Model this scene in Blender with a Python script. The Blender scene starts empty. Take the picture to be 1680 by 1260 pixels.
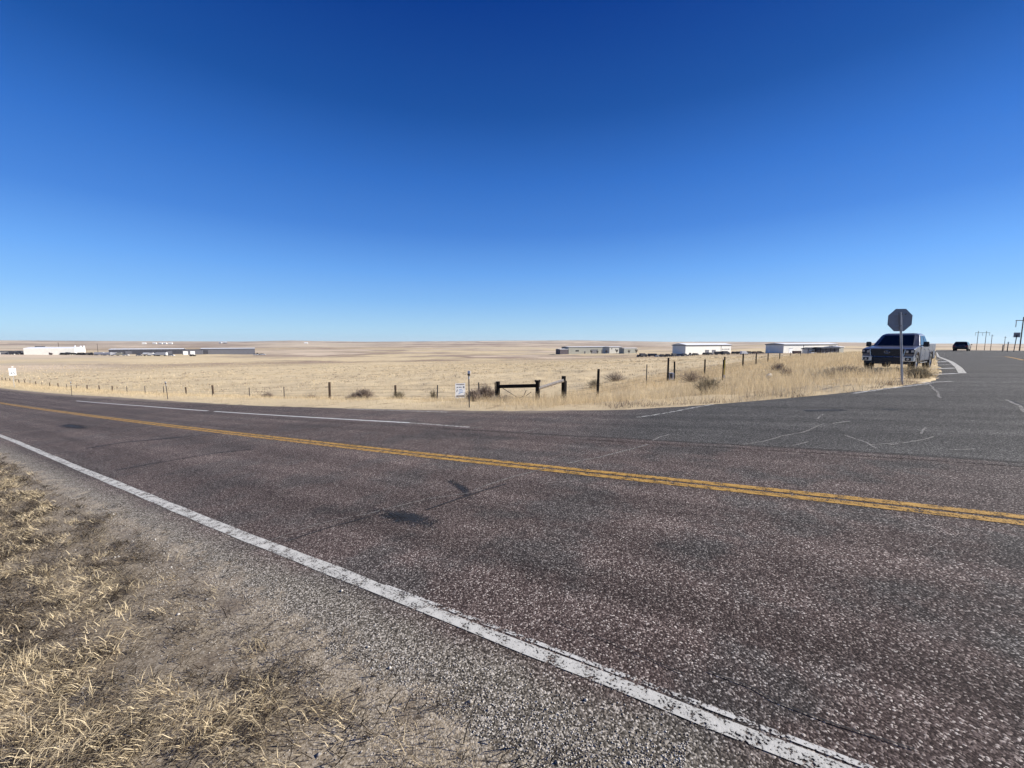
import bpy, bmesh, math, random
import numpy as np
from mathutils import Vector, Matrix

rnd = random.Random(7)
rng = np.random.default_rng(11)
SC = bpy.context.scene
COL = SC.collection

# ------------------------------------------------------------------ camera, sky, sun, exposure
EYE = 1.7
FPX, HOR = 660.0, 562.0                    # focal length in pixels of a 1680 px wide frame, row of the eye-level horizon
PIT = math.atan((630 - HOR) / FPX)
cam_d = bpy.data.cameras.new('camera')
cam_d.sensor_width = 36
cam_d.lens = FPX / 1680 * 36
cam_d.clip_start = 0.05
cam_d.clip_end = 40000
cam = bpy.data.objects.new('camera', cam_d)
COL.objects.link(cam)
cam.location = (0, 0, EYE)
cam.rotation_euler = (math.pi / 2 - PIT, 0, 0)
SC.camera = cam

SUN_AZ, SUN_EL = math.radians(88), math.radians(29)   # azimuth clockwise from the view direction (+Y)
SKY_STRENGTH = 0.09
wd = bpy.data.worlds.new('World')
SC.world = wd
wd.use_nodes = True
wn = wd.node_tree
bg = wn.nodes['Background']
sky = wn.nodes.new('ShaderNodeTexSky')
sky.sky_type = 'NISHITA'
sky.sun_disc = False
sky.sun_elevation = SUN_EL
sky.sun_rotation = SUN_AZ
sky.altitude = 1900
sky.air_density = 1.0
sky.dust_density = 0.0
sky.ozone_density = 3.5
# the camera's deep, saturated rendering of a clear blue sky: a colour filter that follows the elevation only
SKY_STOPS = [(0.0, (.50, .60, .78)), (.033, (.52, .64, .82)), (.163, (.46, .70, .98)), (.25, (.30, .55, .90)), (.353, (.19, .49, .90)), (.467, (.075, .31, .66)), (.606, (.02, .23, .68)), (1.0, (.02, .20, .60))]
tcw = wn.nodes.new('ShaderNodeTexCoord')
spw = wn.nodes.new('ShaderNodeSeparateXYZ')
wn.links.new(tcw.outputs['Generated'], spw.inputs[0])
rpw = wn.nodes.new('ShaderNodeValToRGB')
wn.links.new(spw.outputs['Z'], rpw.inputs[0])
while len(rpw.color_ramp.elements) < len(SKY_STOPS): rpw.color_ramp.elements.new(.5)
for e_, (p_, c_) in zip(rpw.color_ramp.elements, SKY_STOPS): e_.position = p_; e_.color = (*c_, 1)
mxw = wn.nodes.new('ShaderNodeMix'); mxw.data_type = 'RGBA'; mxw.blend_type = 'MULTIPLY'; mxw.inputs[0].default_value = 1
wn.links.new(sky.outputs[0], mxw.inputs[6]); wn.links.new(rpw.outputs[0], mxw.inputs[7])
# evened out with a plain elevation gradient, as the clear dry sky hardly changes round the compass
rp2 = wn.nodes.new('ShaderNodeValToRGB')
wn.links.new(spw.outputs['Z'], rp2.inputs[0])
EVEN = [(0.0, (.47, .71, .90)), (.033, (.41, .67, .90)), (.10, (.24, .51, .90)), (.163, (.147, .392, .87)), (.25, (.070, .250, .72)), (.353, (.036, .170, .59)), (.467, (.012, .095, .40)), (.606, (.003, .048, .285)), (1.0, (.001, .02, .16))]
while len(rp2.color_ramp.elements) < len(EVEN): rp2.color_ramp.elements.new(.5)
for e_, (p_, c_) in zip(rp2.color_ramp.elements, EVEN): e_.position = p_; e_.color = (*c_, 1)
sc2 = wn.nodes.new('ShaderNodeMix'); sc2.data_type = 'RGBA'; sc2.blend_type = 'MULTIPLY'; sc2.inputs[0].default_value = 1
wn.links.new(rp2.outputs[0], sc2.inputs[6]); sc2.inputs[7].default_value = (6, 6, 6, 1)
mx2 = wn.nodes.new('ShaderNodeMix'); mx2.data_type = 'RGBA'; mx2.inputs[0].default_value = .72
wn.links.new(mxw.outputs[2], mx2.inputs[6]); wn.links.new(sc2.outputs[2], mx2.inputs[7])
wn.links.new(mx2.outputs[2], bg.inputs[0])
bg.inputs[1].default_value = SKY_STRENGTH
sd = bpy.data.lights.new('sun', 'SUN')
sd.energy = 4.6
sd.angle = math.radians(0.53)
sd.color = (1.0, 0.955, 0.88)
sun = bpy.data.objects.new('sun', sd)
COL.objects.link(sun)
sv = Vector((math.sin(SUN_AZ) * math.cos(SUN_EL), math.cos(SUN_AZ) * math.cos(SUN_EL), math.sin(SUN_EL)))
sun.rotation_euler = (-sv).to_track_quat('-Z', 'Y').to_euler()
sun.location = sv * 50
SC.view_settings.view_transform = 'Standard'
SC.view_settings.look = 'None'
SC.view_settings.gamma = 1
SC.view_settings.exposure = 0.9

# ------------------------------------------------------------------ coordinates
# s runs along the main road (to the left, downhill), t across it (away from the camera)
PHI = 0.568
UX, UY = -math.cos(PHI), math.sin(PHI)
NX, NY = math.sin(PHI), math.cos(PHI)

def sm(x, a, b):
    k = np.clip((x - a) / (b - a), 0, 1)
    return k * k * (3 - 2 * k)

def st(x, y):
    return x * UX + y * UY, x * NX + y * NY

def xy(s, t):
    return s * UX + t * NX, s * UY + t * NY

_perm = np.random.default_rng(3).random((256, 256))
def vnoise(x, y):
    x = np.asarray(x, float); y = np.asarray(y, float)
    xi = np.floor(x).astype(int); yi = np.floor(y).astype(int)
    fx = x - xi; fy = y - yi
    fx = fx * fx * (3 - 2 * fx); fy = fy * fy * (3 - 2 * fy)
    g = lambda a, b: _perm[a & 255, b & 255]
    return (g(xi, yi) * (1 - fx) * (1 - fy) + g(xi + 1, yi) * fx * (1 - fy) + g(xi, yi + 1) * (1 - fx) * fy + g(xi + 1, yi + 1) * fx * fy) * 2 - 1

RID_PX = [-3000, 0, 200, 400, 480, 520, 600, 700, 850, 950, 1100, 1200, 1400, 1550, 1680, 4000]
RID_ROW = [558, 558.3, 559.5, 560.3, 558.6, 559.4, 560.6, 560, 558.8, 558.4, 560.8, 560.6, 562.5, 565, 568, 568]

def gz(x, y):
    """smooth height of the ground"""
    x = np.asarray(x, float); y = np.asarray(y, float)
    s, t = st(x, y)
    A = np.where(s > 0, -14 * (1 - np.exp(-np.maximum(s, 0) / 187)), .75 * (1 - np.exp(np.minimum(s, 0) / 10)))
    s2 = s + .22 * np.maximum(t - 18, 0)         # measured from the side road, which slants away
    L = sm(s2, -4, 8)
    L2 = sm(s2, -6, 30)
    z = A - .85 * sm(t, 11.5, 21) * L - 3.5 * sm(t, 30, 300) * L2
    z = z + (.06 * sm(t, 8, 18) - .16 * sm(t, 18, 27) - .36 * sm(t, 30, 100)) * (1 - L) - 6 * sm(t, 105, 330) * (1 - L2) - 3 * sm(t, 105, 330) * (1 - sm(s, -25, 45))
    r = np.hypot(x, y)
    # rolling ground far out and the low ridges on the skyline
    far = sm(r, 700, 7600)
    yy = np.maximum(y, r * .25)
    px = 840 + FPX * x / yy
    row = np.interp(px, RID_PX, RID_ROW)
    zr = EYE + (HOR - row) * yy / FPX
    z = z * (1 - far) + zr * far
    z = z + 9 * sm(r, 900, 4000) * (1 - sm(r, 5200, 7200)) * vnoise(x / 900 + 7, y / 700 + 3)
    z = z + .7 * sm(r, 60, 400) * vnoise(x / 70, y / 60) * (1 - sm(r, 2500, 4000))
    return z

def gzf(x, y):
    """height with the small bumps of unpaved ground"""
    z = gz(x, y)
    s, t = st(np.asarray(x, float), np.asarray(y, float))
    off = sm(t, 11.5, 16) + 0
    z = z + .10 * off * vnoise(np.asarray(x) / 2.3, np.asarray(y) / 2.1) + .05 * off * vnoise(np.asarray(x) / .7, np.asarray(y) / .7)
    near = 1 - sm(t, .2, .92)
    z = z + near * (.018 * vnoise(np.asarray(x) / .22, np.asarray(y) / .22) + .03 * vnoise(np.asarray(x) / .6 + 9, np.asarray(y) / .6))
    return z

def ray(px, py):
    a = (px - 840) / FPX; b = (630 - py) / FPX
    return a, math.cos(PIT) + b * math.sin(PIT), -math.sin(PIT) + b * math.cos(PIT)

_K = np.geomspace(.5, 3000, 5000)
def hit(px, py):
    """ground point seen at a pixel of the 1680x1260 frame"""
    a, b, c = ray(px, py)
    d = EYE + _K * c - gz(_K * a, _K * b)
    i = int(np.argmax(d < 0))
    lo, hi = _K[i - 1], _K[i]
    for _ in range(30):
        m = (lo + hi) / 2
        if EYE + m * c - float(gz(m * a, m * b)) < 0: hi = m
        else: lo = m
    return hi * a, hi * b

def at(px, py, Y):
    a, b, c = ray(px, py)
    return Vector((a * Y / b, Y, EYE + c * Y / b))

def G(x, y):
    return float(gzf(x, y))

# ------------------------------------------------------------------ scene helpers
def tag(o, label=None, cat=None, group=None, kind=None):
    if label: o['label'] = label
    if cat: o['category'] = cat
    if group: o['group'] = group
    if kind: o['kind'] = kind
    return o

def empty(name, loc, rz=0.0, label=None, cat=None, group=None):
    o = bpy.data.objects.new(name, None)
    o.empty_display_size = .2
    COL.objects.link(o)
    o.location = loc
    o.rotation_euler = (0, 0, rz)
    return tag(o, label, cat, group)

class MB:
    def __init__(s):
        s.v = []; s.f = []
    def add(s, vs, fs):
        n = len(s.v)
        s.v += [tuple(p) for p in vs]
        s.f += [tuple(i + n for i in f) for f in fs]
        return s
    def box(s, c, d, M=None):
        x, y, z = d[0] / 2, d[1] / 2, d[2] / 2
        vs = [Vector((a * x, b * y, e * z)) for a in (-1, 1) for b in (-1, 1) for e in (-1, 1)]
        c = Vector(c)
        vs = [(M @ v if M else v) + c for v in vs]
        return s.add(vs, [(0, 1, 3, 2), (4, 6, 7, 5), (0, 4, 5, 1), (2, 3, 7, 6), (0, 2, 6, 4), (1, 5, 7, 3)])
    def tube(s, p0, p1, r0, r1=None, n=8, caps=True):
        if r1 is None: r1 = r0
        p0 = Vector(p0); p1 = Vector(p1)
        d = (p1 - p0).normalized()
        a = d.orthogonal().normalized(); b = d.cross(a)
        vs = []
        for p, r in ((p0, r0), (p1, r1)):
            for i in range(n):
                k = 2 * math.pi * i / n
                vs.append(p + (a * math.cos(k) + b * math.sin(k)) * r)
        fs = [(i, (i + 1) % n, n + (i + 1) % n, n + i) for i in range(n)]
        if caps: fs += [tuple(range(n - 1, -1, -1)), tuple(range(n, 2 * n))]
        return s.add(vs, fs)
    def path(s, pts, r, n=5):
        for a, b in zip(pts[:-1], pts[1:]): s.tube(a, b, r, r, n, False)
        return s
    def prism(s, pts, y0, y1, axis='y'):
        """outline in XZ (or XY) extruded along the other axis"""
        n = len(pts)
        if axis == 'y': vs = [(p[0], y0, p[1]) for p in pts] + [(p[0], y1, p[1]) for p in pts]
        else: vs = [(p[0], p[1], y0) for p in pts] + [(p[0], p[1], y1) for p in pts]
        fs = [tuple(range(n)), tuple(range(2 * n - 1, n - 1, -1))]
        fs += [(i, n + i, n + (i + 1) % n, (i + 1) % n) for i in range(n)]
        return s.add(vs, fs)
    def lathe(s, prof, n=20, axis='y', c=(0, 0, 0)):
        """profile (r, h) turned round the Y axis"""
        vs = []
        for r, h in prof:
            for i in range(n):
                k = 2 * math.pi * i / n
                vs.append((c[0] + r * math.cos(k), c[1] + h, c[2] + r * math.sin(k)))
        m = len(prof)
        fs = []
        for j in range(m - 1):
            for i in range(n):
                fs.append((j * n + i, j * n + (i + 1) % n, (j + 1) * n + (i + 1) % n, (j + 1) * n + i))
        return s.add(vs, fs)
    def build(s, name, mat, parent=None, bevel=0, smooth=False, fix=True):
        me = bpy.data.meshes.new(name)
        me.from_pydata(s.v, [], s.f)
        if fix:
            bm = bmesh.new(); bm.from_mesh(me)
            bmesh.ops.recalc_face_normals(bm, faces=bm.faces)
            bm.to_mesh(me); bm.free()
        me.materials.append(mat)
        if smooth:
            me.polygons.foreach_set('use_smooth', [True] * len(me.polygons))
        o = bpy.data.objects.new(name, me)
        COL.objects.link(o)
        if parent: o.parent = parent
        if bevel:
            b = o.modifiers.new('bevel', 'BEVEL'); b.width = bevel; b.segments = 2; b.limit_method = 'ANGLE'; b.angle_limit = math.radians(35)
        return o

def np_mesh(name, verts, faces_flat, nper, mat, attr=None, smooth=False):
    """big mesh straight from arrays; nper corners per face"""
    me = bpy.data.meshes.new(name)
    nv = len(verts); nf = len(faces_flat) // nper
    me.vertices.add(nv); me.vertices.foreach_set('co', np.ascontiguousarray(verts, dtype=np.float32).ravel())
    me.loops.add(len(faces_flat)); me.loops.foreach_set('vertex_index', np.ascontiguousarray(faces_flat, dtype=np.int32))
    me.polygons.add(nf)
    me.polygons.foreach_set('loop_start', np.arange(0, nf * nper, nper, dtype=np.int32))
    me.polygons.foreach_set('loop_total', np.full(nf, nper, dtype=np.int32))
    if smooth: me.polygons.foreach_set('use_smooth', np.ones(nf, dtype=bool))
    me.update(calc_edges=True)
    if attr is not None:
        a = me.attributes.new('tint', 'FLOAT', 'POINT'); a.data.foreach_set('value', np.ascontiguousarray(attr, dtype=np.float32))
    me.materials.append(mat)
    o = bpy.data.objects.new(name, me)
    COL.objects.link(o)
    return o

# ------------------------------------------------------------------ materials
class NT:
    """small wrapper to write node graphs as expressions"""
    def __init__(s, name):
        s.m = bpy.data.materials.new(name); s.m.use_nodes = True
        s.t = s.m.node_tree; s.p = s.t.nodes['Principled BSDF']; s.out = s.t.nodes['Material Output']
        s.p.inputs['Specular IOR Level'].default_value = .25
    def n(s, typ, **kw):
        nd = s.t.nodes.new(typ)
        for k, v in kw.items(): setattr(nd, k, v)
        return nd
    def put(s, sock, v):
        if hasattr(v, 'is_output') or isinstance(v, bpy.types.NodeSocket): s.t.links.new(v, sock)
        else:
            if isinstance(v, (tuple, list)) and len(v) == 3 and sock.type == 'RGBA': v = (*v, 1)
            sock.default_value = v
    def math(s, op, a, b=0.0, c=None, clamp=False):
        nd = s.n('ShaderNodeMath', operation=op, use_clamp=clamp)
        s.put(nd.inputs[0], a); s.put(nd.inputs[1], b)
        if c is not None: s.put(nd.inputs[2], c)
        return nd.outputs[0]
    def pos(s):
        return s.n('ShaderNodeNewGeometry').outputs['Position']
    def dot(s, v, d):
        nd = s.n('ShaderNodeVectorMath', operation='DOT_PRODUCT'); s.put(nd.inputs[0], v); nd.inputs[1].default_value = d
        return nd.outputs['Value']
    def vec(s, x, y, z=0.0):
        nd = s.n('ShaderNodeCombineXYZ'); s.put(nd.inputs[0], x); s.put(nd.inputs[1], y); s.put(nd.inputs[2], z)
        return nd.outputs[0]
    def noise(s, v, scale, detail=3.0, rough=.55, dist=0.0, out=0):
        nd = s.n('ShaderNodeTexNoise'); s.put(nd.inputs['Vector'], v)
        nd.inputs['Scale'].default_value = scale; nd.inputs['Detail'].default_value = detail
        nd.inputs['Roughness'].default_value = rough; nd.inputs['Distortion'].default_value = dist
        return nd.outputs[out]
    def vor(s, v, scale, feature='F1', rand=1.0):
        nd = s.n('ShaderNodeTexVoronoi', feature=feature); s.put(nd.inputs['Vector'], v)
        nd.inputs['Scale'].default_value = scale; nd.inputs['Randomness'].default_value = rand
        return nd
    def rng(s, v, a, b, lo=0.0, hi=1.0, smooth=True):
        nd = s.n('ShaderNodeMapRange'); nd.interpolation_type = 'SMOOTHSTEP' if smooth else 'LINEAR'
        s.put(nd.inputs['Value'], v)
        for i, q in zip((1, 2, 3, 4), (a, b, lo, hi)): s.put(nd.inputs[i], q)
        return nd.outputs[0]
    def mix(s, f, a, b, mode='MIX'):
        nd = s.n('ShaderNodeMix', data_type='RGBA', blend_type=mode)
        s.put(nd.inputs[0], f); s.put(nd.inputs[6], a); s.put(nd.inputs[7], b)
        return nd.outputs[2]
    def ramp(s, v, stops, interp='LINEAR'):
        nd = s.n('ShaderNodeValToRGB'); s.put(nd.inputs[0], v)
        cr = nd.color_ramp; cr.interpolation = interp
        while len(cr.elements) < len(stops): cr.elements.new(.5)
        for e, (p, c) in zip(cr.elements, stops):
            e.position = p; e.color = (*c, 1) if len(c) == 3 else c
        return nd.outputs[0]
    def sep(s, c, i):
        nd = s.n('ShaderNodeSeparateColor'); s.put(nd.inputs[0], c); return nd.outputs[i]
    def bump(s, h, strength=.4, dist=.01):
        nd = s.n('ShaderNodeBump'); s.put(nd.inputs['Height'], h)
        nd.inputs['Strength'].default_value = strength; nd.inputs['Distance'].default_value = dist
        s.t.links.new(nd.outputs[0], s.p.inputs['Normal'])
    def base(s, c): s.put(s.p.inputs['Base Color'], c)
    def rough(s, v): s.put(s.p.inputs['Roughness'], v)

def simple(name, col, rough=.6, metal=0.0, var=.12, scale=6.0, bump=0.0, spec=.4, coat=0.0):
    w = NT(name)
    tc = w.n('ShaderNodeTexCoord').outputs['Object']
    f = w.noise(tc, scale, 4)
    dk = tuple(c * (1 - var) for c in col); lt = tuple(min(1, c * (1 + var)) for c in col)
    w.base(w.ramp(f, [(.3, dk), (.7, lt)]))
    w.rough(w.rng(f, .2, .8, max(.02, rough - .08), min(1, rough + .08)))
    w.p.inputs['Metallic'].default_value = metal
    w.p.inputs['Specular IOR Level'].default_value = spec
    w.p.inputs['Coat Weight'].default_value = coat
    if bump: w.bump(f, bump, .01)
    return w.m

def dirt_col(w, P2, t, s):
    """sandy verge dirt with gravel; the same on the ground and where it has drifted over the pavement edge"""
    n1 = w.noise(P2, 2.6, 6, .65); n2 = w.noise(P2, 14, 5, .7)
    r = w.sep(w.vor(P2, 120).outputs['Color'], 0)
    d = w.ramp(w.math('ADD', w.math('MULTIPLY', r, .55), w.math('MULTIPLY', n2, .45)), [(.15, (.075, .059, .042)), (.36, (.27, .222, .158)), (.64, (.42, .352, .258)), (.92, (.70, .63, .52))])
    d = w.mix(w.rng(n1, .52, .66, 0, .6), d, (.17, .132, .098))
    d = w.mix(w.rng(n2, .57, .66, 0, .85), d, (.05, .038, .028))
    # thatch and dark soil under the mown grass
    th = w.rng(w.math('ADD', w.math('SUBTRACT', t, w.rng(s, .5, 5.0, 0.0, .40)), w.math('MULTIPLY', w.math('SUBTRACT', w.noise(P2, 2.2, 6, .7), .5), 1.5)), 1.12, .72)
    d = w.mix(w.math('MULTIPLY', th, .42), d, w.ramp(n2, [(.35, (.045, .034, .024)), (.52, (.105, .080, .055)), (.68, (.23, .18, .12))]))
    return d, r, n1, n2

def asphalt(name):
    w = NT(name)
    P = w.pos()
    s = w.dot(P, (UX, UY, 0)); t = w.dot(P, (NX, NY, 0))
    P2 = w.vec(s, t, 0)
    big = w.noise(P2, .35, 4)
    mid = w.noise(P2, 2.2, 4)
    strk = w.noise(w.vec(w.math('MULTIPLY', s, .06), w.math('MULTIPLY', t, 1.6)), 1.0, 4)
    v = w.vor(P2, 112)
    r = w.sep(v.outputs['Color'], 0)
    v2 = w.vor(P2, 210)
    r2 = w.sep(v2.outputs['Color'], 1)
    # chip seal: dark binder with pink and grey stones
    red = w.ramp(r, [(0, (.026, .018, .0155)), (.45, (.052, .037, .032)), (.64, (.090, .066, .058)), (.82, (.145, .112, .098)), (.93, (.25, .205, .178)), (1, (.46, .41, .36))])
    gry = w.ramp(r, [(0, (.016, .015, .0138)), (.45, (.033, .031, .0285)), (.65, (.058, .055, .050)), (.86, (.105, .10, .091)), (1, (.27, .258, .236))])
    # the side road is grey, the main road reddish; the change follows the seam with ragged edges
    edge = w.math('ADD', t, w.math('MULTIPLY', w.math('SUBTRACT', big, .5), .5))
    g1 = w.rng(edge, 7.45, 7.75)
    g2 = w.rng(w.math('ADD', s, w.math('MULTIPLY', w.math('SUBTRACT', big, .5), 5.0)), 6.5, 1.0)
    g2b = w.rng(t, 8.6, 10.8, 0.0, 1.0)
    gmask = w.math('MULTIPLY', g1, g2)
    g3 = w.math('MULTIPLY', w.rng(w.noise(P2, .8, 5, .6), .46, .60), w.rng(s, 12.0, -4.0, .45, .95))
    g4 = w.math('MULTIPLY', w.math('MULTIPLY', w.rng(s, -.5, -5.0), w.rng(t, 3.2, 5.6)), .75)
    gm = w.math('MAXIMUM', w.math('MAXIMUM', gmask, w.math('MULTIPLY', g3, .8)), g4)
    col = w.mix(gm, red, gry)
    lo = w.rng(strk, .25, .75, .74, 1.26)
    lo2 = w.rng(mid, .25, .75, .88, 1.12)
    lo3 = w.rng(big, .3, .7, .90, 1.10)
    k = w.math('MULTIPLY', w.math('MULTIPLY', w.math('MULTIPLY', lo, lo2), lo3), 1.14)
    # tyre tracks run a little darker
    for c0, wd_, am in ((2.75, .38, .82), (4.35, .36, .84), (6.0, .3, .88), (7.0, .3, .88)):
        a = w.math('ABSOLUTE', w.math('SUBTRACT', t, c0))
        k = w.math('MULTIPLY', k, w.rng(a, wd_ * .3, wd_, am, 1.0))
    # seam
    wob = w.math('MULTIPLY', w.math('SUBTRACT', w.noise(P2, .8, 3), .5), .12)
    a = w.math('ABSOLUTE', w.math('SUBTRACT', w.math('ADD', t, wob), 7.62))
    seam = w.math('MULTIPLY', w.rng(a, .02, .10, .55, 1.0), 1.0)
    k = w.math('MULTIPLY', k, w.math('MAXIMUM', seam, w.rng(s, 5.0, 8.0)))
    # worn edge and old shoulder: greyer, paler, sand blown over it
    shw = w.rng(w.math('ADD', t, w.math('MULTIPLY', w.math('SUBTRACT', mid, .5), .35)), 1.92, 1.55)
    shoulder = w.ramp(r, [(0, (.030, .026, .020)), (.4, (.105, .092, .072)), (.68, (.23, .202, .158)), (1, (.56, .51, .43))])
    col = w.mix(1.0, col, w.vec(k, k, k), 'MULTIPLY')
    col = w.mix(w.math('MULTIPLY', shw, .92), col, shoulder)
    sand_c, *_ = dirt_col(w, P2, t, s)
    sn = w.math('ADD', w.math('SUBTRACT', t, w.rng(s, 1.0, 5.0, 0.0, .14)), w.math('MULTIPLY', w.math('SUBTRACT', w.noise(P2, 3.4, 8, .8), .5), 1.3))
    sand = w.rng(sn, 1.40, 1.26)
    far_t = w.math('ADD', w.math('SUBTRACT', t, w.math('MULTIPLY', w.rng(s, 6.0, -4.0, 0.0, 8.0, False), 1.0)), 0.0)
    fs = w.math('MULTIPLY', w.rng(w.math('ADD', far_t, w.math('MULTIPLY', big, .8)), 10.3, 11.2), .55)
    sand = w.math('MAXIMUM', sand, w.math('MULTIPLY', fs, w.rng(s, 0.0, 6.0)))
    col = w.mix(sand, col, sand_c)
    w.base(col)
    w.rough(.86)
    h = w.math('ADD', w.math('MULTIPLY', v.outputs['Distance'], -1.0), w.math('MULTIPLY', r, .35))
    w.bump(h, .4, .006)
    w.p.inputs['Specular IOR Level'].default_value = .12
    return w.m

def paint(name, col, wear=.5, seed=0.0):
    """worn road paint: the surface below shows through cracks and bare stones"""
    w = NT(name)
    P = w.pos()
    s = w.dot(P, (UX, UY, 0)); t = w.dot(P, (NX, NY, 0))
    P2 = w.vec(s, t, seed)
    f = w.noise(P2, 9, 5, .7)
    g = w.noise(P2, 70, 3, .6)
    w.base(w.mix(w.rng(f, .3, .75), tuple(c * .72 for c in col), col))
    w.rough(.8)
    hole = w.math('ADD', w.math('MULTIPLY', f, .5), w.math('MULTIPLY', g, .5))
    a = w.rng(hole, wear - .03, wear + .03, 0.0, 1.0)
    tr = w.n('ShaderNodeBsdfTransparent')
    ms = w.n('ShaderNodeMixShader')
    w.put(ms.inputs[0], a)
    w.t.links.new(tr.outputs[0], ms.inputs[1]); w.t.links.new(w.p.outputs[0], ms.inputs[2])
    w.t.links.new(ms.outputs[0], w.out.inputs[0])
    w.bump(g, .4, .004)
    return w.m

def patch_mat(name, col, cover=.5, size=5.0):
    """thin stain or sealant whose edge breaks up"""
    w = NT(name)
    P = w.pos()
    f = w.noise(P, size, 5, .7)
    r = w.sep(w.vor(P, 88).outputs['Color'], 0)
    w.base(w.mix(r, tuple(c * .6 for c in col), tuple(min(1, c * 1.6) for c in col)))
    w.rough(.75)
    tint = w.n('ShaderNodeAttribute', attribute_name='tint').outputs['Fac']
    a = w.rng(w.math('ADD', w.math('ADD', f, w.math('MULTIPLY', r, .35)), w.math('MULTIPLY', tint, .6)), 1.1 - cover, 1.6 - cover)
    tr = w.n('ShaderNodeBsdfTransparent'); ms = w.n('ShaderNodeMixShader')
    w.put(ms.inputs[0], w.math('MULTIPLY', a, .9))
    w.t.links.new(tr.outputs[0], ms.inputs[1]); w.t.links.new(w.p.outputs[0], ms.inputs[2])
    w.t.links.new(ms.outputs[0], w.out.inputs[0])
    return w.m

def ground_mat():
    w = NT('ground')
    P = w.pos()
    s = w.dot(P, (UX, UY, 0)); t = w.dot(P, (NX, NY, 0))
    P2 = w.vec(s, t, 0)
    # near verge: bare sandy dirt, gravel and dark litter
    dirt2, r, n1, n2 = dirt_col(w, P2, t, s)
    # prairie: straw, with browner and greener swathes
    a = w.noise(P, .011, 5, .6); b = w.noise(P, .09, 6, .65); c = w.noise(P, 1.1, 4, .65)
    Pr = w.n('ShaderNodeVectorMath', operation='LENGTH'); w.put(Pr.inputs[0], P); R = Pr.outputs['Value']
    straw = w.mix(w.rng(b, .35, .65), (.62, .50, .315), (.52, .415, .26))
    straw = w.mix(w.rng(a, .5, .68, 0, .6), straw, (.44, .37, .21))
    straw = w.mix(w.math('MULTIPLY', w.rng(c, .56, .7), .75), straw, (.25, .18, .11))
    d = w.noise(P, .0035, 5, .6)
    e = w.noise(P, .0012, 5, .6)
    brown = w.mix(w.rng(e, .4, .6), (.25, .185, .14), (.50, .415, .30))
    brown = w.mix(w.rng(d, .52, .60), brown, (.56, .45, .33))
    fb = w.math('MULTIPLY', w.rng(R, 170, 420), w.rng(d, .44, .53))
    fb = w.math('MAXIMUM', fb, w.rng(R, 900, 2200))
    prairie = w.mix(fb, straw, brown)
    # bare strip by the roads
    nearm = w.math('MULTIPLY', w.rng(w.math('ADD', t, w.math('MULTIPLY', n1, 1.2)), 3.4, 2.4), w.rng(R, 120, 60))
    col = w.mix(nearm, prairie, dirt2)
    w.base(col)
    w.rough(.95)
    w.p.inputs['Specular IOR Level'].default_value = .05
    w.bump(w.math('ADD', w.math('MULTIPLY', n2, .6), w.math('MULTIPLY', r, .4)), .5, .02)
    return w.m

def blade_mat(name, dark, light, trans=.25):
    w = NT(name)
    tint = w.n('ShaderNodeAttribute', attribute_name='tint').outputs['Fac']
    c = w.ramp(tint, [(0, dark), (1, light)])
    w.base(c); w.rough(.8)
    w.p.inputs['Specular IOR Level'].default_value = .1
    tl = w.n('ShaderNodeBsdfTranslucent'); w.put(tl.inputs[0], c)
    ms = w.n('ShaderNodeMixShader'); ms.inputs[0].default_value = trans
    w.t.links.new(w.p.outputs[0], ms.inputs[1]); w.t.links.new(tl.outputs[0], ms.inputs[2])
    w.t.links.new(ms.outputs[0], w.out.inputs[0])
    return w.m

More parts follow.
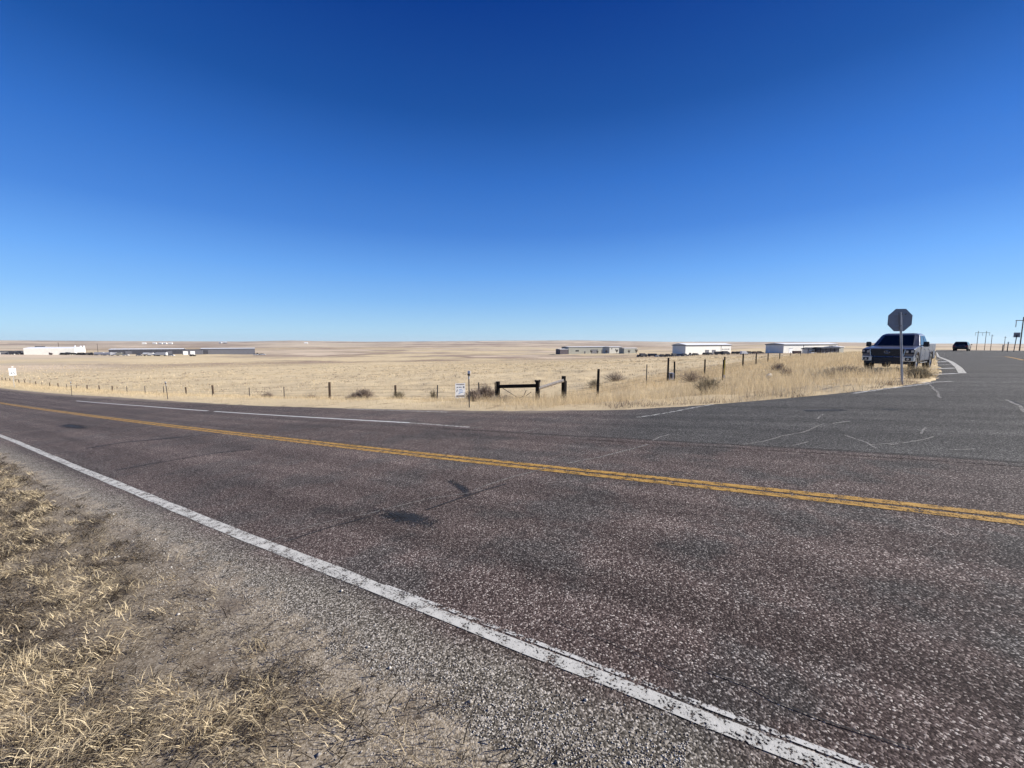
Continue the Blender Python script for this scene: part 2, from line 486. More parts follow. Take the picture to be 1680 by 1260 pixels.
M = dict(
    asphalt=asphalt('asphalt'), ground=ground_mat(),
    white_paint=paint('white_road_paint', (.60, .58, .52), .46), white_fresh=paint('white_road_paint_fresh', (.66, .65, .62), .42, 5.0),
    yellow_paint=paint('yellow_road_paint', (.50, .29, .07), .465, 9.0), pale_paint=paint('faded_road_paint', (.60, .58, .53), .5, 3.0),
    crack=patch_mat('dusty_crack', (.22, .205, .18), .80, 4.0), tar=patch_mat('tar_stain', (.022, .022, .023), .95, 4.0), stain=patch_mat('oil_stain', (.022, .023, .024), .74, 6.0),
    steel=simple('galvanised_steel', (.36, .36, .37), .55, .3, .15, 9), alu=simple('bare_aluminium', (.31, .285, .275), .6, .0, .1, 7),
    dark_steel=simple('dark_steel', (.045, .04, .038), .6, .3, .3, 20), wood=simple('weathered_wood', (.085, .062, .045), .9, 0, .45, 14, .4, .1),
    tarred=simple('dark_treated_wood', (.014, .012, .011), .9, 0, .45, 14, .4, .1),
    palewood=simple('bleached_wood', (.62, .55, .45), .9, 0, .25, 12, .3, .1), wire=simple('rusty_wire', (.14, .11, .09), .7, .4),
    white=simple('white_sheeting', (.64, .64, .64), .5, 0, .04), black=simple('black_rubber', (.012, .012, .013), .8),
    ink=simple('dark_lettering', (.035, .045, .06), .6), blue_ink=simple('blue_lettering', (.12, .25, .48), .6), grey_ink=simple('grey_lettering', (.16, .15, .15), .6),
    yellow=simple('yellow_plastic', (.72, .55, .06), .5), red=simple('red_plastic', (.35, .02, .02), .4),
    wall_white=simple('white_metal_cladding', (.68, .66, .60), .55, 0, .05, .3), wall_grey=simple('grey_metal_cladding', (.115, .115, .13), .6, 0, .08, .3),
    wall_pale=simple('pale_cladding', (.42, .41, .37), .6, 0, .08, .3), wall_tan=simple('tan_metal_cladding', (.25, .245, .21), .6, 0, .08, .3), wall_plum=simple('plum_cladding', (.06, .045, .055), .6, 0, .1, .3), wall_dark=simple('dark_metal_cladding', (.05, .05, .06), .6, 0, .2, .3),
    roof_white=simple('white_metal_roof', (.78, .78, .77), .45, 0, .05, .3), roof_dark=simple('dark_metal_roof', (.04, .04, .045), .6, 0, .2, .3),
    door=simple('grey_door', (.30, .30, .31), .6), glass=simple('dark_glass', (.008, .009, .012), .05, 0, .1, 2, 0, .35),
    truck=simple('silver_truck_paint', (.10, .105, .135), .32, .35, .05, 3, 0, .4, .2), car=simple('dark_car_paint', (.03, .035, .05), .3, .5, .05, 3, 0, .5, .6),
    chrome=simple('chrome', (.38, .38, .39), .3, 1.0, .04), plastic=simple('black_plastic', (.018, .018, .02), .55),
    lens=simple('clear_lens', (.30, .31, .33), .08, .2, .05, 2, 0, .9), alloy=simple('alloy_rim', (.55, .55, .57), .3, .9, .05),
    maroon=simple('maroon_paint', (.075, .03, .028), .5), blue=simple('blue_paint', (.06, .09, .17), .5), stone=simple('pale_stone', (.58, .53, .44), .9, 0, .15, 9, .4),
    bark=simple('grey_bark', (.10, .085, .07), .9, 0, .3, 20), 
    straw=blade_mat('straw', (.20, .145, .08), (.86, .71, .46)), tall=blade_mat('tall_dry_grass', (.30, .22, .125), (.82, .67, .43), .35),
    litter=blade_mat('dead_litter', (.024, .018, .013), (.30, .235, .16), .05), twig=blade_mat('dead_brush', (.085, .064, .052), (.36, .285, .23), .1),
    sage=blade_mat('dry_sage', (.10, .085, .06), (.36, .30, .19), .2),
)

# ------------------------------------------------------------------ paved surfaces: outlines on the ground
def dense(pts, step=.6):
    out = []
    for a, b in zip(pts[:-1], pts[1:]):
        n = max(1, int(math.hypot(b[0] - a[0], b[1] - a[1]) / step))
        for i in range(n):
            out.append((a[0] + (b[0] - a[0]) * i / n, a[1] + (b[1] - a[1]) * i / n))
    out.append(pts[-1])
    return np.array(out)

def resample(pts, n):
    p = np.array(pts, float)
    d = np.r_[0, np.cumsum(np.hypot(*np.diff(p, axis=0).T))]
    k = np.linspace(0, d[-1], n)
    return np.stack([np.interp(k, d, p[:, 0]), np.interp(k, d, p[:, 1])], 1)

def ribbon(name, A, B, cols, mat, lift, skirt=.1):
    """surface between two point rows of equal length, draped on the ground"""
    f = np.linspace(0, 1, cols)
    if skirt:
        wd0 = float(np.median(np.hypot(*(B - A).T)))
        f = np.r_[0, .10 / wd0, np.linspace(.3 / wd0, 1 - .3 / wd0, cols - 4), 1 - .10 / wd0, 1]
    f = f[None, :, None]
    g = A[:, None] * (1 - f) + B[:, None] * f
    lf = np.full(cols, float(lift))
    if skirt: lf[0] = lf[-1] = -.007; lf[1] = lf[-2] = .001
    z = gz(g[..., 0], g[..., 1]) + lf[None]
    V = np.concatenate([g, z[..., None]], -1)
    r, c = V.shape[:2]
    i = np.arange(r * c).reshape(r, c)
    q = np.stack([i[:-1, :-1], i[:-1, 1:], i[1:, 1:], i[1:, :-1]], -1).reshape(-1, 4)
    v = V.reshape(-1, 3)
    e1 = v[q[len(q) // 2][1]] - v[q[len(q) // 2][0]]; e2 = v[q[len(q) // 2][3]] - v[q[len(q) // 2][0]]
    if e1[0] * e2[1] - e1[1] * e2[0] < 0: q = q[:, ::-1]
    return np_mesh(name, v, q.ravel(), 4, mat, smooth=True)

LIFT_MAIN, LIFT_SIDE, LIFT_PAINT = .015, .019, .019
LIFT_SPAINT = .023
# main road: near edge wavers about t = 1.3 .. 1.55, far edge follows the grass
S0, S1 = -60.0, 420.0
ss = np.unique(np.r_[np.linspace(S0, -4, 60), np.linspace(-4, 30, 170), np.linspace(30, 120, 110), np.linspace(120, S1, 100)])
near_t = np.interp(ss, [-60, .8, 1.3, 2.2, 4.3, 7, 18, 60, 420], [1.22, 1.22, 1.24, 1.33, 1.46, 1.48, 1.5, 1.5, 1.5]) - .34 + .03 * vnoise(ss / .35, ss * 0 + 4) * (ss > -4)
far_t = np.interp(ss, [-60, 0, 2.2, 4.1, 7, 10, 14, 22, 33, 50, 72, 116, 420], [11.0, 11.2, 11.8, 11.5, 10.95, 10.75, 10.55, 10.4, 10.8, 11.5, 11.4, 11.2, 11.2]) + .07 * vnoise(ss / .5, ss * 0 + 2)
A = np.stack(xy(ss, near_t), 1); B = np.stack(xy(ss, far_t), 1)
main_road = ribbon('main_road', A, B, 44, M['asphalt'], LIFT_MAIN)
tag(main_road, 'reddish chip-seal road with a double yellow line', 'road', kind='structure')
main_poly = np.concatenate([A, B[::-1]])
# side road: from the seam, round the grassy corner, then away to the crest on the right
left_px = [(930, 716), (960, 690), (990, 674), (1050, 670), (1115, 666.5), (1190, 661.5), (1260, 655.5), (1340, 648.5), (1410, 641.5), (1470, 634), (1515, 627.5)]
left = [(hit(925, 717)[0] - .3, hit(925, 717)[1])] + [hit(*p) for p in left_px][1:] + [(15.2, 14.6), (17.6, 16.6), (20.6, 19.3), (28.0, 26.6), (38.0, 36.3), (60.0, 57.6), (84, 80), (100, 95), (150, 142), (230, 218)]
right = [xy(-42, 7.6), xy(-44, 14), xy(-42, 22), (42, 24), (52, 31), (74, 50), (98, 73), (113, 86), (162, 132), (243, 206)]
NR = 320
la, ra = resample(left, NR), resample(right, NR)
la[:, 0] += .05 * vnoise(np.arange(NR) * .7, np.zeros(NR)); 
side_road = ribbon('side_road', la, ra, 70, M['asphalt'], LIFT_SIDE)
tag(side_road, 'grey asphalt side road rising to a crest on the right', 'road', kind='structure')
side_poly = np.concatenate([la, ra[::-1]])

def inside(poly, x, y):
    x = np.asarray(x, float); y = np.asarray(y, float)
    c = np.zeros(x.shape, bool)
    px, py = poly[:, 0], poly[:, 1]
    j = len(poly) - 1
    for i in range(len(poly)):
        if py[i] != py[j]:
            m = ((py[i] > y) != (py[j] > y)) & (x < (px[j] - px[i]) * (y - py[i]) / (py[j] - py[i]) + px[i])
            c ^= m
        j = i
    return c
MP, SP = main_poly[::3], side_poly[::2]
def paved(x, y): return inside(MP, x, y) | inside(SP, x, y)

# ------------------------------------------------------------------ ground: one sheet out to the skyline
az = np.radians(np.r_[np.arange(-180, -70, 4), np.arange(-70, 66, .34), np.arange(66, 180, 4)])
rr = np.r_[0.0, np.geomspace(.3, 9000, 330)]
Rg, Ag = np.meshgrid(rr, az, indexing='ij')
gx, gy = Rg * np.sin(Ag), Rg * np.cos(Ag)
z = gz(gx, gy)
pv = np.zeros(gx.shape, bool)
sel = Rg < 450
qx, qy = gx[sel], gy[sel]
in_ = paved(qx, qy)
pav0 = in_.copy()
for dx_, dy_ in ((.3, 0), (-.3, 0), (0, .3), (0, -.3)): in_ &= paved(qx + dx_, qy + dy_)
pv[sel] = in_
p0 = np.zeros(gx.shape, bool); p0[sel] = pav0
z = np.where(pv, z - .06, np.where(p0, z - .003, gzf(gx, gy)))
z[Rg > 8300] -= 60
V = np.stack([gx, gy, z], -1).reshape(-1, 3)
r_, c_ = Rg.shape
ii = np.arange(r_ * c_).reshape(r_, c_)
jj = np.roll(ii, -1, 1)
q = np.stack([ii[:-1], jj[:-1], jj[1:], ii[1:]], -1).reshape(-1, 4)
ground = np_mesh('ground', V, q[:, ::-1].ravel(), 4, M['ground'], smooth=True)
_n = ground.data.polygons[len(ground.data.polygons) // 2].normal
if _n.z < 0: ground.data.flip_normals()
tag(ground, 'dry prairie ground running out to low hills', 'ground', kind='structure')

# ------------------------------------------------------------------ road markings, cracks, stains
def strip_xy(pts, w, step=.4):
    p = dense(pts, step)
    d = np.gradient(p, axis=0); d /= np.maximum(1e-9, np.hypot(d[:, 0], d[:, 1]))[:, None]
    nrm = np.stack([-d[:, 1], d[:, 0]], 1)
    wv = w if np.ndim(w) == 0 else np.interp(np.linspace(0, 1, len(p)), np.linspace(0, 1, len(w)), w)
    wv = np.asarray(wv) * np.ones(len(p))
    return p + nrm * wv[:, None] / 2, p - nrm * wv[:, None] / 2

def marking(name, pts, w, mat, lift=LIFT_PAINT, cols=2, label=None):
    a, b = strip_xy(pts, w)
    o = ribbon(name, a, b, cols, M[mat], lift, skirt=0)
    return tag(o, label, 'road marking', kind='structure')

def line_st(tv, a, b): return [xy(float(k), tv) for k in np.linspace(a, b, max(2, int(abs(b - a) / 2)))]
es = np.linspace(-30, 400, 900)
drift = np.where(es < 5, 0, np.minimum(.16, (es - 5) * .011))
ea = np.stack(xy(es, 1.826 + drift + .006 * vnoise(es / .25, es * 0)), 1); eb = np.stack(xy(es, np.interp(es, [-30, 1.6, 3.2], [1.906, 1.910, 1.952]) + drift + .008 * vnoise(es / .2, es * 0 + 5)), 1)
tag(ribbon('edge_line', ea, eb, 3, M['white_paint'], LIFT_PAINT, skirt=0), 'white edge line along the near side of the main road', 'road marking', kind='structure')
# a second coat beside it where the line was repainted off register
marking('old_edge_line', [xy(float(k), 1.938) for k in np.linspace(-20, 2.4, 24)], .028, 'pale_paint', label='thin older white stripe beside the near edge line')
for dt in (-.088, .088):
    marking('centre_line', [xy(float(k), 5.27 + dt + (0 if k < 6 else min(.22, (k - 6) * .008))) for k in np.linspace(-55, 400, 229)], .118, 'yellow_paint', label='yellow stripe, ' + ('nearer' if dt < 0 else 'farther') + ' one of the double centre line')
tl = [hit(*p) for p in [(125, 658), (235, 666.5), (341, 674.7)]]; marking('lane_line', tl, .13, 'white_fresh', label='white turn lane stripe, left piece')
tl = [hit(*p) for p in [(352, 675.5), (420, 680), (545, 687.5), (670, 694.5)]]; marking('lane_line', tl, .12, 'white_fresh', label='white turn lane stripe, right piece')
tl = [hit(*p) for p in [(670, 694.5), (730, 699), (770, 702)]]; marking('lane_line', tl, .09, 'pale_paint', label='faded end of the white turn lane stripe')
marking('far_edge_line', [hit(*p) for p in [(570, 671.8), (640, 674), (735, 677)]], .10, 'pale_paint', label='faded white edge line along the far side of the main road')
marking('far_edge_line', [hit(*p) for p in [(1045, 686), (1068, 683), (1100, 677.5), (1130, 671.5), (1170, 664.5)]], .09, 'pale_paint', LIFT_SPAINT, label='faded white line bending round the grassy corner')
marking('far_edge_line', [hit(*p) for p in [(1400, 646.5), (1450, 639.5), (1490, 634.5), (1528, 630)]], .16, 'pale_paint', LIFT_SPAINT, label='worn white stripe across the mouth of the side road')
# painted gore beside the parked truck
gl = [hit(*p) for p in [(1579, 613), (1573, 604), (1560, 594)]] + [(40.0, 37.8), (62.0, 58.9)]
marking('gore_line', gl, [.26, .20, .16, .13, .13], 'white_paint', LIFT_SPAINT, label='white line bounding the hatched gore')
for a, b, w_, m_ in (((1513, 629), (1562, 626.5), .2, 'pale_paint'), ((1516, 615.8), (1570, 613.4), .24, 'white_fresh'), ((1518, 606.5), (1567, 604.4), .30, 'white_fresh'), ((1524, 600), (1560, 598.6), .24, 'pale_paint'), ((1530, 594.8), (1554, 593.6), .3, 'white_fresh'), ((1536, 590), (1549, 589.3), .3, 'pale_paint')):
    marking('gore_hatch', [hit(*a), hit(*b)], w_, m_, LIFT_SPAINT)
marking('side_centre_line', [hit(1680, 591.5), hit(1664, 588), hit(1650, 585.3), (44.0, 36.8)], .18, 'yellow_paint', LIFT_SPAINT, label='yellow centre stripe far up the side road')
# cracks with dust in them
def squiggle(pts, amp=.05):
    p = dense([hit(*q) for q in pts], .25)
    p[:, 0] += amp * vnoise(np.arange(len(p)) * .9, np.full(len(p), pts[0][0] * .1)); p[:, 1] += amp * vnoise(np.arange(len(p)) * .9, np.full(len(p), pts[0][1] * .1 + 5))
    return [tuple(k) for k in p]
crk = []
for pts, w_ in (([(780, 806), (840, 785), (868, 776), (897, 768)], .055), ([(600, 848), (700, 822), (760, 812), (790, 805)], .03), ([(930, 762), (1000, 747), (1040, 737), (1062, 731)], .07), ([(1068, 724), (1082, 718.5), (1097, 714)], .07),
                ([(862, 709), (888, 703.5)], .06), ([(770, 704), (790, 701)], .06), ([(640, 684), (700, 681)], .04),
                ([(1215, 731), (1270, 722), (1315, 711), (1352, 697)], .06), ([(1385, 715), (1420, 727), (1436, 738)], .06), ([(1365, 696), (1395, 692)], .09), ([(1340, 688), (1348, 681)], .06),
                ([(1505, 713), (1518, 703)], .06), ([(1524, 629), (1533, 641), (1544, 654)], .09), ([(1657, 657.5), (1668, 666), (1684, 678)], .10), ([(1460, 731), (1510, 722), (1530, 719)], .05), ([(1570, 741), (1600, 738)], .06),
                ([(425, 897), (470, 880), (520, 862), (600, 846)], .022), ([(1300, 733), (1320, 726)], .05), ([(1430, 731), (1475, 727)], .05)):
    crk.append(marking('pavement_crack', squiggle(pts), w_ * .55, 'crack', LIFT_SIDE + .003, label='pale dusty crack in the pavement'))
dk = []
for pts, w_ in (([(141, 737), (200, 727), (300, 718)], .12), ([(300, 718), (365, 711)], .07), ([(190, 773), (270, 759), (350, 745), (415, 738)], .06), ([(470, 892), (540, 868), (610, 850)], .018), ([(700, 838), (760, 818), (830, 796)], .03), ([(700, 1000), (900, 1090)], .0), ([(900, 1022), (1010, 1062), (1120, 1112)], .006), ([(1160, 1105), (1230, 1135), (1270, 1160), (1370, 1196), (1500, 1238)], .009),
                ([(1523, 627.5), (1528, 633)], .1), ([(1660, 658), (1676, 667)], .1), ([(1320, 675.5), (1385, 674)], .25), ([(1452, 674), (1470, 672.5)], .25)):
    if w_: dk.append(marking('tar_seam', squiggle(pts, .02), w_, 'tar', LIFT_SIDE + .002, label='dark tar seam in the pavement'))

def blot(px, py, rs, rt, seed, rot=0.0):
    """soft dark stain lying on the road"""
    cx, cy = hit(px, py)
    n, m = 28, 8
    vs = []; at_ = []
    for j in range(m):
        for i in range(n):
            k = 2 * math.pi * i / n
            r = (j + .001) / (m - 1) * (1 + .25 * float(vnoise(math.cos(k) * 1.5 + seed, math.sin(k) * 1.5)))
            ds, dt = r * rs * math.cos(k), r * rt * math.sin(k)
            ds, dt = ds * math.cos(rot) - dt * math.sin(rot), ds * math.sin(rot) + dt * math.cos(rot)
            x = cx + ds * UX + dt * NX; y = cy + ds * UY + dt * NY
            vs.append((x, y, float(gz(x, y)) + LIFT_PAINT - .002)); at_.append(.55 - 1.1 * j / (m - 1))
    fs = [(j * n + i, j * n + (i + 1) % n, (j + 1) * n + (i + 1) % n, (j + 1) * n + i) for j in range(m - 1) for i in range(n)]
    o = np_mesh('road_stain', np.array(vs), np.array(fs).ravel(), 4, M['stain'], attr=np.array(at_))
    return tag(o, 'dark oily stain on the road', 'road stain', kind='structure')
blot(668, 850, .62, .20, 1); blot(640, 850, .25, .10, 6); blot(758, 803, .55, .09, 2, .55); blot(120, 700, 2.2, .3, 3)

# ------------------------------------------------------------------ pickup truck
def wheel(parent, x, y, r, wdt, side, rim_mat='alloy'):
    t = MB().lathe([(r * .62, -wdt / 2), (r * .93, -wdt / 2), (r, -wdt * .32), (r, wdt * .32), (r * .93, wdt / 2), (r * .62, wdt / 2)], 28)
    w = empty('wheel', (x, y, r)); w.parent = parent
    tt = t.build('tyre', M['black'], w, smooth=False)
    m = MB().lathe([(r * .62, -wdt * .45), (r * .64, wdt * .42), (r * .56, wdt * .40), (r * .52, wdt * .22)], 28)
    if side < 0: m.v = [(a, -b, c) for a, b, c in m.v]
    for i in range(6):
        k = i * math.pi / 3
        m.box((math.cos(k) * r * .33, side * wdt * .33, math.sin(k) * r * .33), (r * .5, .03, r * .16), Matrix.Rotation(-k, 3, 'Y'))
    m.tube((0, side * wdt * .2, 0), (0, side * wdt * .40, 0), r * .17, r * .15, 12)
    m.build('rim', M[rim_mat], w)
    d = MB().tube((0, -wdt * .1, 0), (0, wdt * .1, 0), r * .58, r * .58, 20); d.build('brake_disc', M['plastic'], w)
    return w

def arc(cx, cz, r, a0, a1, n=8):
    return [(cx + r * math.cos(math.radians(a0 + (a1 - a0) * i / n)), cz + r * math.sin(math.radians(a0 + (a1 - a0) * i / n))) for i in range(n + 1)]

def loft(rings):
    m = MB(); n = len(rings[0])
    vs = [p for r in rings for p in r]
    fs = [(j * n + i, j * n + (i + 1) % n, (j + 1) * n + (i + 1) % n, (j + 1) * n + i) for j in range(len(rings) - 1) for i in range(n)]
    fs += [tuple(range(n)), tuple(range(len(vs) - 1, len(vs) - n - 1, -1))]
    return m.add(vs, fs)

def quad_plate(p, out, th=.012):
    """thin plate over four corners, lifted along out"""
    o = Vector(out).normalized()
    a = [Vector(k) + o * .004 for k in p]; b = [k + o * th for k in a]
    n = len(p)
    return MB().add(a + b, [tuple(range(n)), tuple(range(n, 2 * n))] + [(i, (i + 1) % n, n + (i + 1) % n, n + i) for i in range(n)])

def pickup(loc, rz):
    T = empty('pickup_truck', loc, rz, 'silver crew cab pickup truck parked on the grassy shoulder behind the octagonal sign', 'pickup truck', None)
    P = M['truck']
    out = [(2.66, .62), (2.80, .70), (2.82, 1.02), (2.74, 1.13), (2.3, 1.20), (1.28, 1.27), (-.98, 1.27), (-.99, .96), (-2.86, .96), (-2.88, .60), (-2.45, .55)]
    out += arc(-1.75, .42, .53, 25, 155, 8)[::1][::-1] if False else []
    ar = arc(-1.75, .44, .54, 168, 12, 9)
    af = arc(1.95, .44, .54, 168, 12, 9)
    prof = [(2.66, .58), (2.80, .70), (2.82, 1.02), (2.74, 1.13), (2.3, 1.20), (1.28, 1.275), (-.98, 1.275), (-.99, .99), (-2.86, .99), (-2.88, .60), (-2.4, .52)] + ar + [(-1.15, .48), (1.35, .48)] + af
    MB().prism(prof, -.985, .985).build('body', P, T, .045)
    bd = MB()
    for y in (-1, 1): bd.box((-1.93, y * .955, 1.18), (1.86, .07, .38))
    bd.build('bed_side', P, T, .02)
    tg = MB().box((-2.865, 0, 1.17), (.05, 1.82, .38)).build('tailgate', P, T, .015)
    # cab
    b0 = [(1.30, .90), (1.30, -.90), (-1.0, -.93), (-1.0, .93)]
    r0 = [(1.32, .70, 1.262), (1.22, .93, 1.262), (-.98, .955, 1.262), (-.98, -.955, 1.262), (1.22, -.93, 1.262), (1.32, -.70, 1.262)]
    r1 = [(.42, .58, 1.86), (.30, .745, 1.86), (-.88, .76, 1.86), (-.88, -.76, 1.86), (.30, -.745, 1.86), (.42, -.58, 1.86)]
    r2 = [(.20, .50, 1.945), (.12, .62, 1.935), (-.80, .64, 1.935), (-.80, -.64, 1.935), (.12, -.62, 1.935), (.20, -.50, 1.945)]
    loft([r0, r1, r2]).build('cab', P, T, .03)
    wn_ = Vector((.6, 0, .9)).normalized()
    def lerp(a, b, k): return Vector(a) + (Vector(b) - Vector(a)) * k
    F0, F1 = r0[0], r1[0]; G0, G1 = r0[5], r1[5]
    quad_plate([lerp(F0, F1, .06), lerp(F0, F1, .93), lerp(G0, G1, .93), lerp(G0, G1, .06)], (.6, 0, .9)).build('windscreen', M['glass'], T)
    for sy in (1, -1):
        A0, A1 = Vector((1.20, sy * .932, 1.262)), Vector((.30, sy * .745, 1.86)); B0, B1 = Vector((-.98, sy * .955, 1.262)), Vector((-.88, sy * .76, 1.86))
        def on(k, h): return lerp(lerp(A0, A1, h), lerp(B0, B1, h), k)
        quad_plate([on(.06, .10), on(.09, .88), on(.46, .88), on(.48, .10)], (0, sy, .3)).build('side_window', M['glass'], T)
        quad_plate([on(.53, .10), on(.52, .88), on(.90, .88), on(.93, .10)], (0, sy, .3)).build('side_window', M['glass'], T)
        for x0, x1 in ((.14, 1.22), (-.93, .10)):
            dr = MB().box(((x0 + x1) / 2, sy * .988, .89), (x1 - x0, .016, .70)).build('door', P, T, .006)
            MB().box((x0 + .16, sy * 1.012, 1.10), (.2, .035, .045)).build('handle', M['chrome'], dr, .008)
        m = MB().box((1.02, sy * 1.13, 1.36), (.12, .22, .26)).build('mirror', M['plastic'], T, .04)
        MB().box((1.05, sy * .99, 1.30), (.06, .12, .04)).build('mirror_arm', M['plastic'], m)
        hl = MB().prism([(2.60, .86), (2.84, .88), (2.80, 1.09), (2.50, 1.12)], sy * .66, sy * 1.0).build('headlight', M['plastic'], T, .02)
        MB().box((2.845, sy * .74, .985), (.02, .10, .13)).build('lens', M['lens'], hl, .01)
        MB().box((2.80, sy * .93, .985), (.05, .10, .16)).build('lens', M['lens'], hl, .01)
        fo = MB().box((2.90, sy * .80, .62), (.03, .22, .14)).build('fog_lamp', M['plastic'], T, .01)
        MB().tube((2.91, sy * .80, .62), (2.925, sy * .80, .62), .05, .05, 12).build('lens', M['lens'], fo)
        for xx in (1.95, -1.75):
            wheel(T, xx, sy * .85, .42, .28, sy)
            a1 = arc(xx, .44, .545, 172, 8, 10); a2 = arc(xx, .44, .60, 8, 172, 10)
            MB().prism(a1 + a2, sy * .975, sy * 1.005).build('fender_flare', P, T)
        MB().box((-2.885, sy * .88, 1.02), (.03, .16, .38)).build('tail_light', M['red'], T, .01)
        MB().box((.3, sy * .93, .40), (1.9, .16, .06)).build('side_step', M['plastic'], T, .02)
    g = MB().box((2.80, 0, .925), (.06, 1.28, .40)).build('grille', M['plastic'], T)
    sl = MB()
    for k in range(5): sl.box((2.838, 0, .79 + k * .07), (.02, 1.16, .018))
    sl.build('slats', M['plastic'], g)
    fr = MB(); pts = [(2.845, -.67, 1.10), (2.85, -.63, .78), (2.855, -.54, .725), (2.86, .54, .725), (2.85, .63, .78), (2.845, .67, 1.10)]
    for a, b in zip(pts[:-1], pts[1:]): fr.tube(a, b, .026, .026, 8)
    fr.build('grille_frame', M['chrome'], g)
    MB().box((2.83, 0, 1.125), (.05, 1.30, .05)).build('grille_bar', P, g, .015)
    em = MB()
    for i in range(16):
        k0, k1 = i * math.pi / 8, (i + 1) * math.pi / 8
        em.tube((2.866, math.cos(k0) * .11, .965 + math.sin(k0) * .075), (2.866, math.cos(k1) * .11, .965 + math.sin(k1) * .075), .011, .011, 6, False)
        em.tube((2.866, math.cos(k0) * .035, .955 + math.sin(k0) * .06), (2.866, math.cos(k1) * .035, .955 + math.sin(k1) * .06), .009, .009, 6, False)
    em.build('emblem', M['chrome'], g)
    bp = [(2.55, -1.0), (2.82, -.98), (2.90, -.7), (2.92, 0), (2.90, .7), (2.82, .98), (2.55, 1.0)]
    for sy in (1, -1):
        MB().prism([(2.55, sy * 1.0), (2.82, sy * .98), (2.90, sy * .7), (2.905, sy * .56), (2.55, sy * .56)], .50, .76, 'z').build('front_bumper', M['chrome'], T, .02)
    MB().prism([(2.55, -.555), (2.88, -.555), (2.89, .555), (2.55, .555)], .48, .70, 'z').build('bumper_intake', M['plastic'], T, .02)
    MB().box((2.72, 0, .44), (.3, 1.7, .16)).build('air_dam', M['plastic'], T, .03)
    MB().box((-2.93, 0, .62), (.14, 1.96, .18)).build('rear_bumper', M['chrome'], T, .03)
    MB().box((0, 0, .50), (5.2, 1.5, .18)).build('chassis', M['plastic'], T)
    MB().box((.35, 0, 1.02), (.5, 1.4, .3)).build('seats', M['plastic'], T)
    return T
_tx, _ty = 21.4, 22.25
_tr = math.atan2(-math.cos(math.radians(53.5)), -math.sin(math.radians(53.5)))
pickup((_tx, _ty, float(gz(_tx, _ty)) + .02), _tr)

def passenger_car(name, loc, rz, label, mat, cat='car', group=None, L=4.6, Wd=1.82, Hh=1.62, suv=True):
    T = empty(name, loc, rz, label, cat, group)
    P = M[mat]; h = L / 2
    ar = arc(-h + .92, .36, .40, 170, 10, 7); af = arc(h - .88, .36, .40, 170, 10, 7)
    prof = [(h - .05, .42), (h, .60), (h - .06, .82), (h - .9, .98), (h - 1.2, 1.02), (-h + .1, 1.04), (-h, .8), (-h + .03, .40)] + ar + [(-h + 1.4, .28), (h - 1.4, .28)] + af
    MB().prism(prof, -Wd / 2, Wd / 2).build('body', P, T, .05)
    w0, w1 = Wd / 2 - .05, Wd / 2 - .24
    xr = -h + (.12 if suv else .7); xt = -h + (.45 if suv else 1.35)
    r0 = [(h - 1.25, w0, 1.01), (xr, w0, 1.03), (xr, -w0, 1.03), (h - 1.25, -w0, 1.01)]
    r1 = [(h - 2.05, w1, Hh - .06), (xt, w1, Hh - .06), (xt, -w1, Hh - .06), (h - 2.05, -w1, Hh - .06)]
    r2 = [(h - 2.25, w1 - .1, Hh), (xt + .1, w1 - .1, Hh), (xt + .1, -w1 + .1, Hh), (h - 2.25, -w1 + .1, Hh)]
    loft([r0, r1, r2]).build('cabin', P, T, .03)
    def lerp(a, b, k): return Vector(a) + (Vector(b) - Vector(a)) * k
    quad_plate([lerp(r0[0], r1[0], .08), lerp(r0[0], r1[0], .94), lerp(r0[3], r1[3], .94), lerp(r0[3], r1[3], .08)], (.6, 0, .7)).build('windscreen', M['glass'], T)
    quad_plate([lerp(r0[1], r1[1], .12), lerp(r0[1], r1[1], .9), lerp(r0[2], r1[2], .9), lerp(r0[2], r1[2], .12)], (-.8, 0, .3)).build('rear_window', M['glass'], T)
    for sy, a, b in ((1, 0, 1), (-1, 3, 2)):
        def on(k, q): return lerp(lerp(r0[a], r1[a], q), lerp(r0[b], r1[b], q), k)
        quad_plate([on(.06, .1), on(.12, .9), on(.47, .9), on(.48, .1)], (0, sy, .3)).build('side_window', M['glass'], T)
        quad_plate([on(.52, .1), on(.51, .9), on(.92, .9), on(.95, .1)], (0, sy, .3)).build('side_window', M['glass'], T)
        MB().box((h - 1.35, sy * (Wd / 2 + .1), 1.08), (.1, .2, .15)).build('mirror', M['plastic'], T, .03)
        MB().box((h - .06, sy * .68, .72), (.1, .36, .14)).build('headlight', M['lens'], T, .02)
        MB().box((-h + .03, sy * .74, .82), (.08, .26, .2)).build('tail_light', M['red'], T, .02)
        for xx in (h - .88, -h + .92): wheel(T, xx, sy * (Wd / 2 - .12), .34, .22, sy)
    MB().box((h - .01, 0, .58), (.06, 1.0, .16)).build('grille', M['plastic'], T, .01)
    MB().box((-h + .0, 0, .5), (.08, 1.6, .16)).build('rear_bumper', M['plastic'], T, .02)
    return T
cx, cy = at(1577.5, 575, 71).x, 71
passenger_car('car', (cx, cy, float(gz(cx, cy)) + .021), math.atan2(.60, .80), 'dark car with a sunlit right flank near the crest of the side road', 'car')

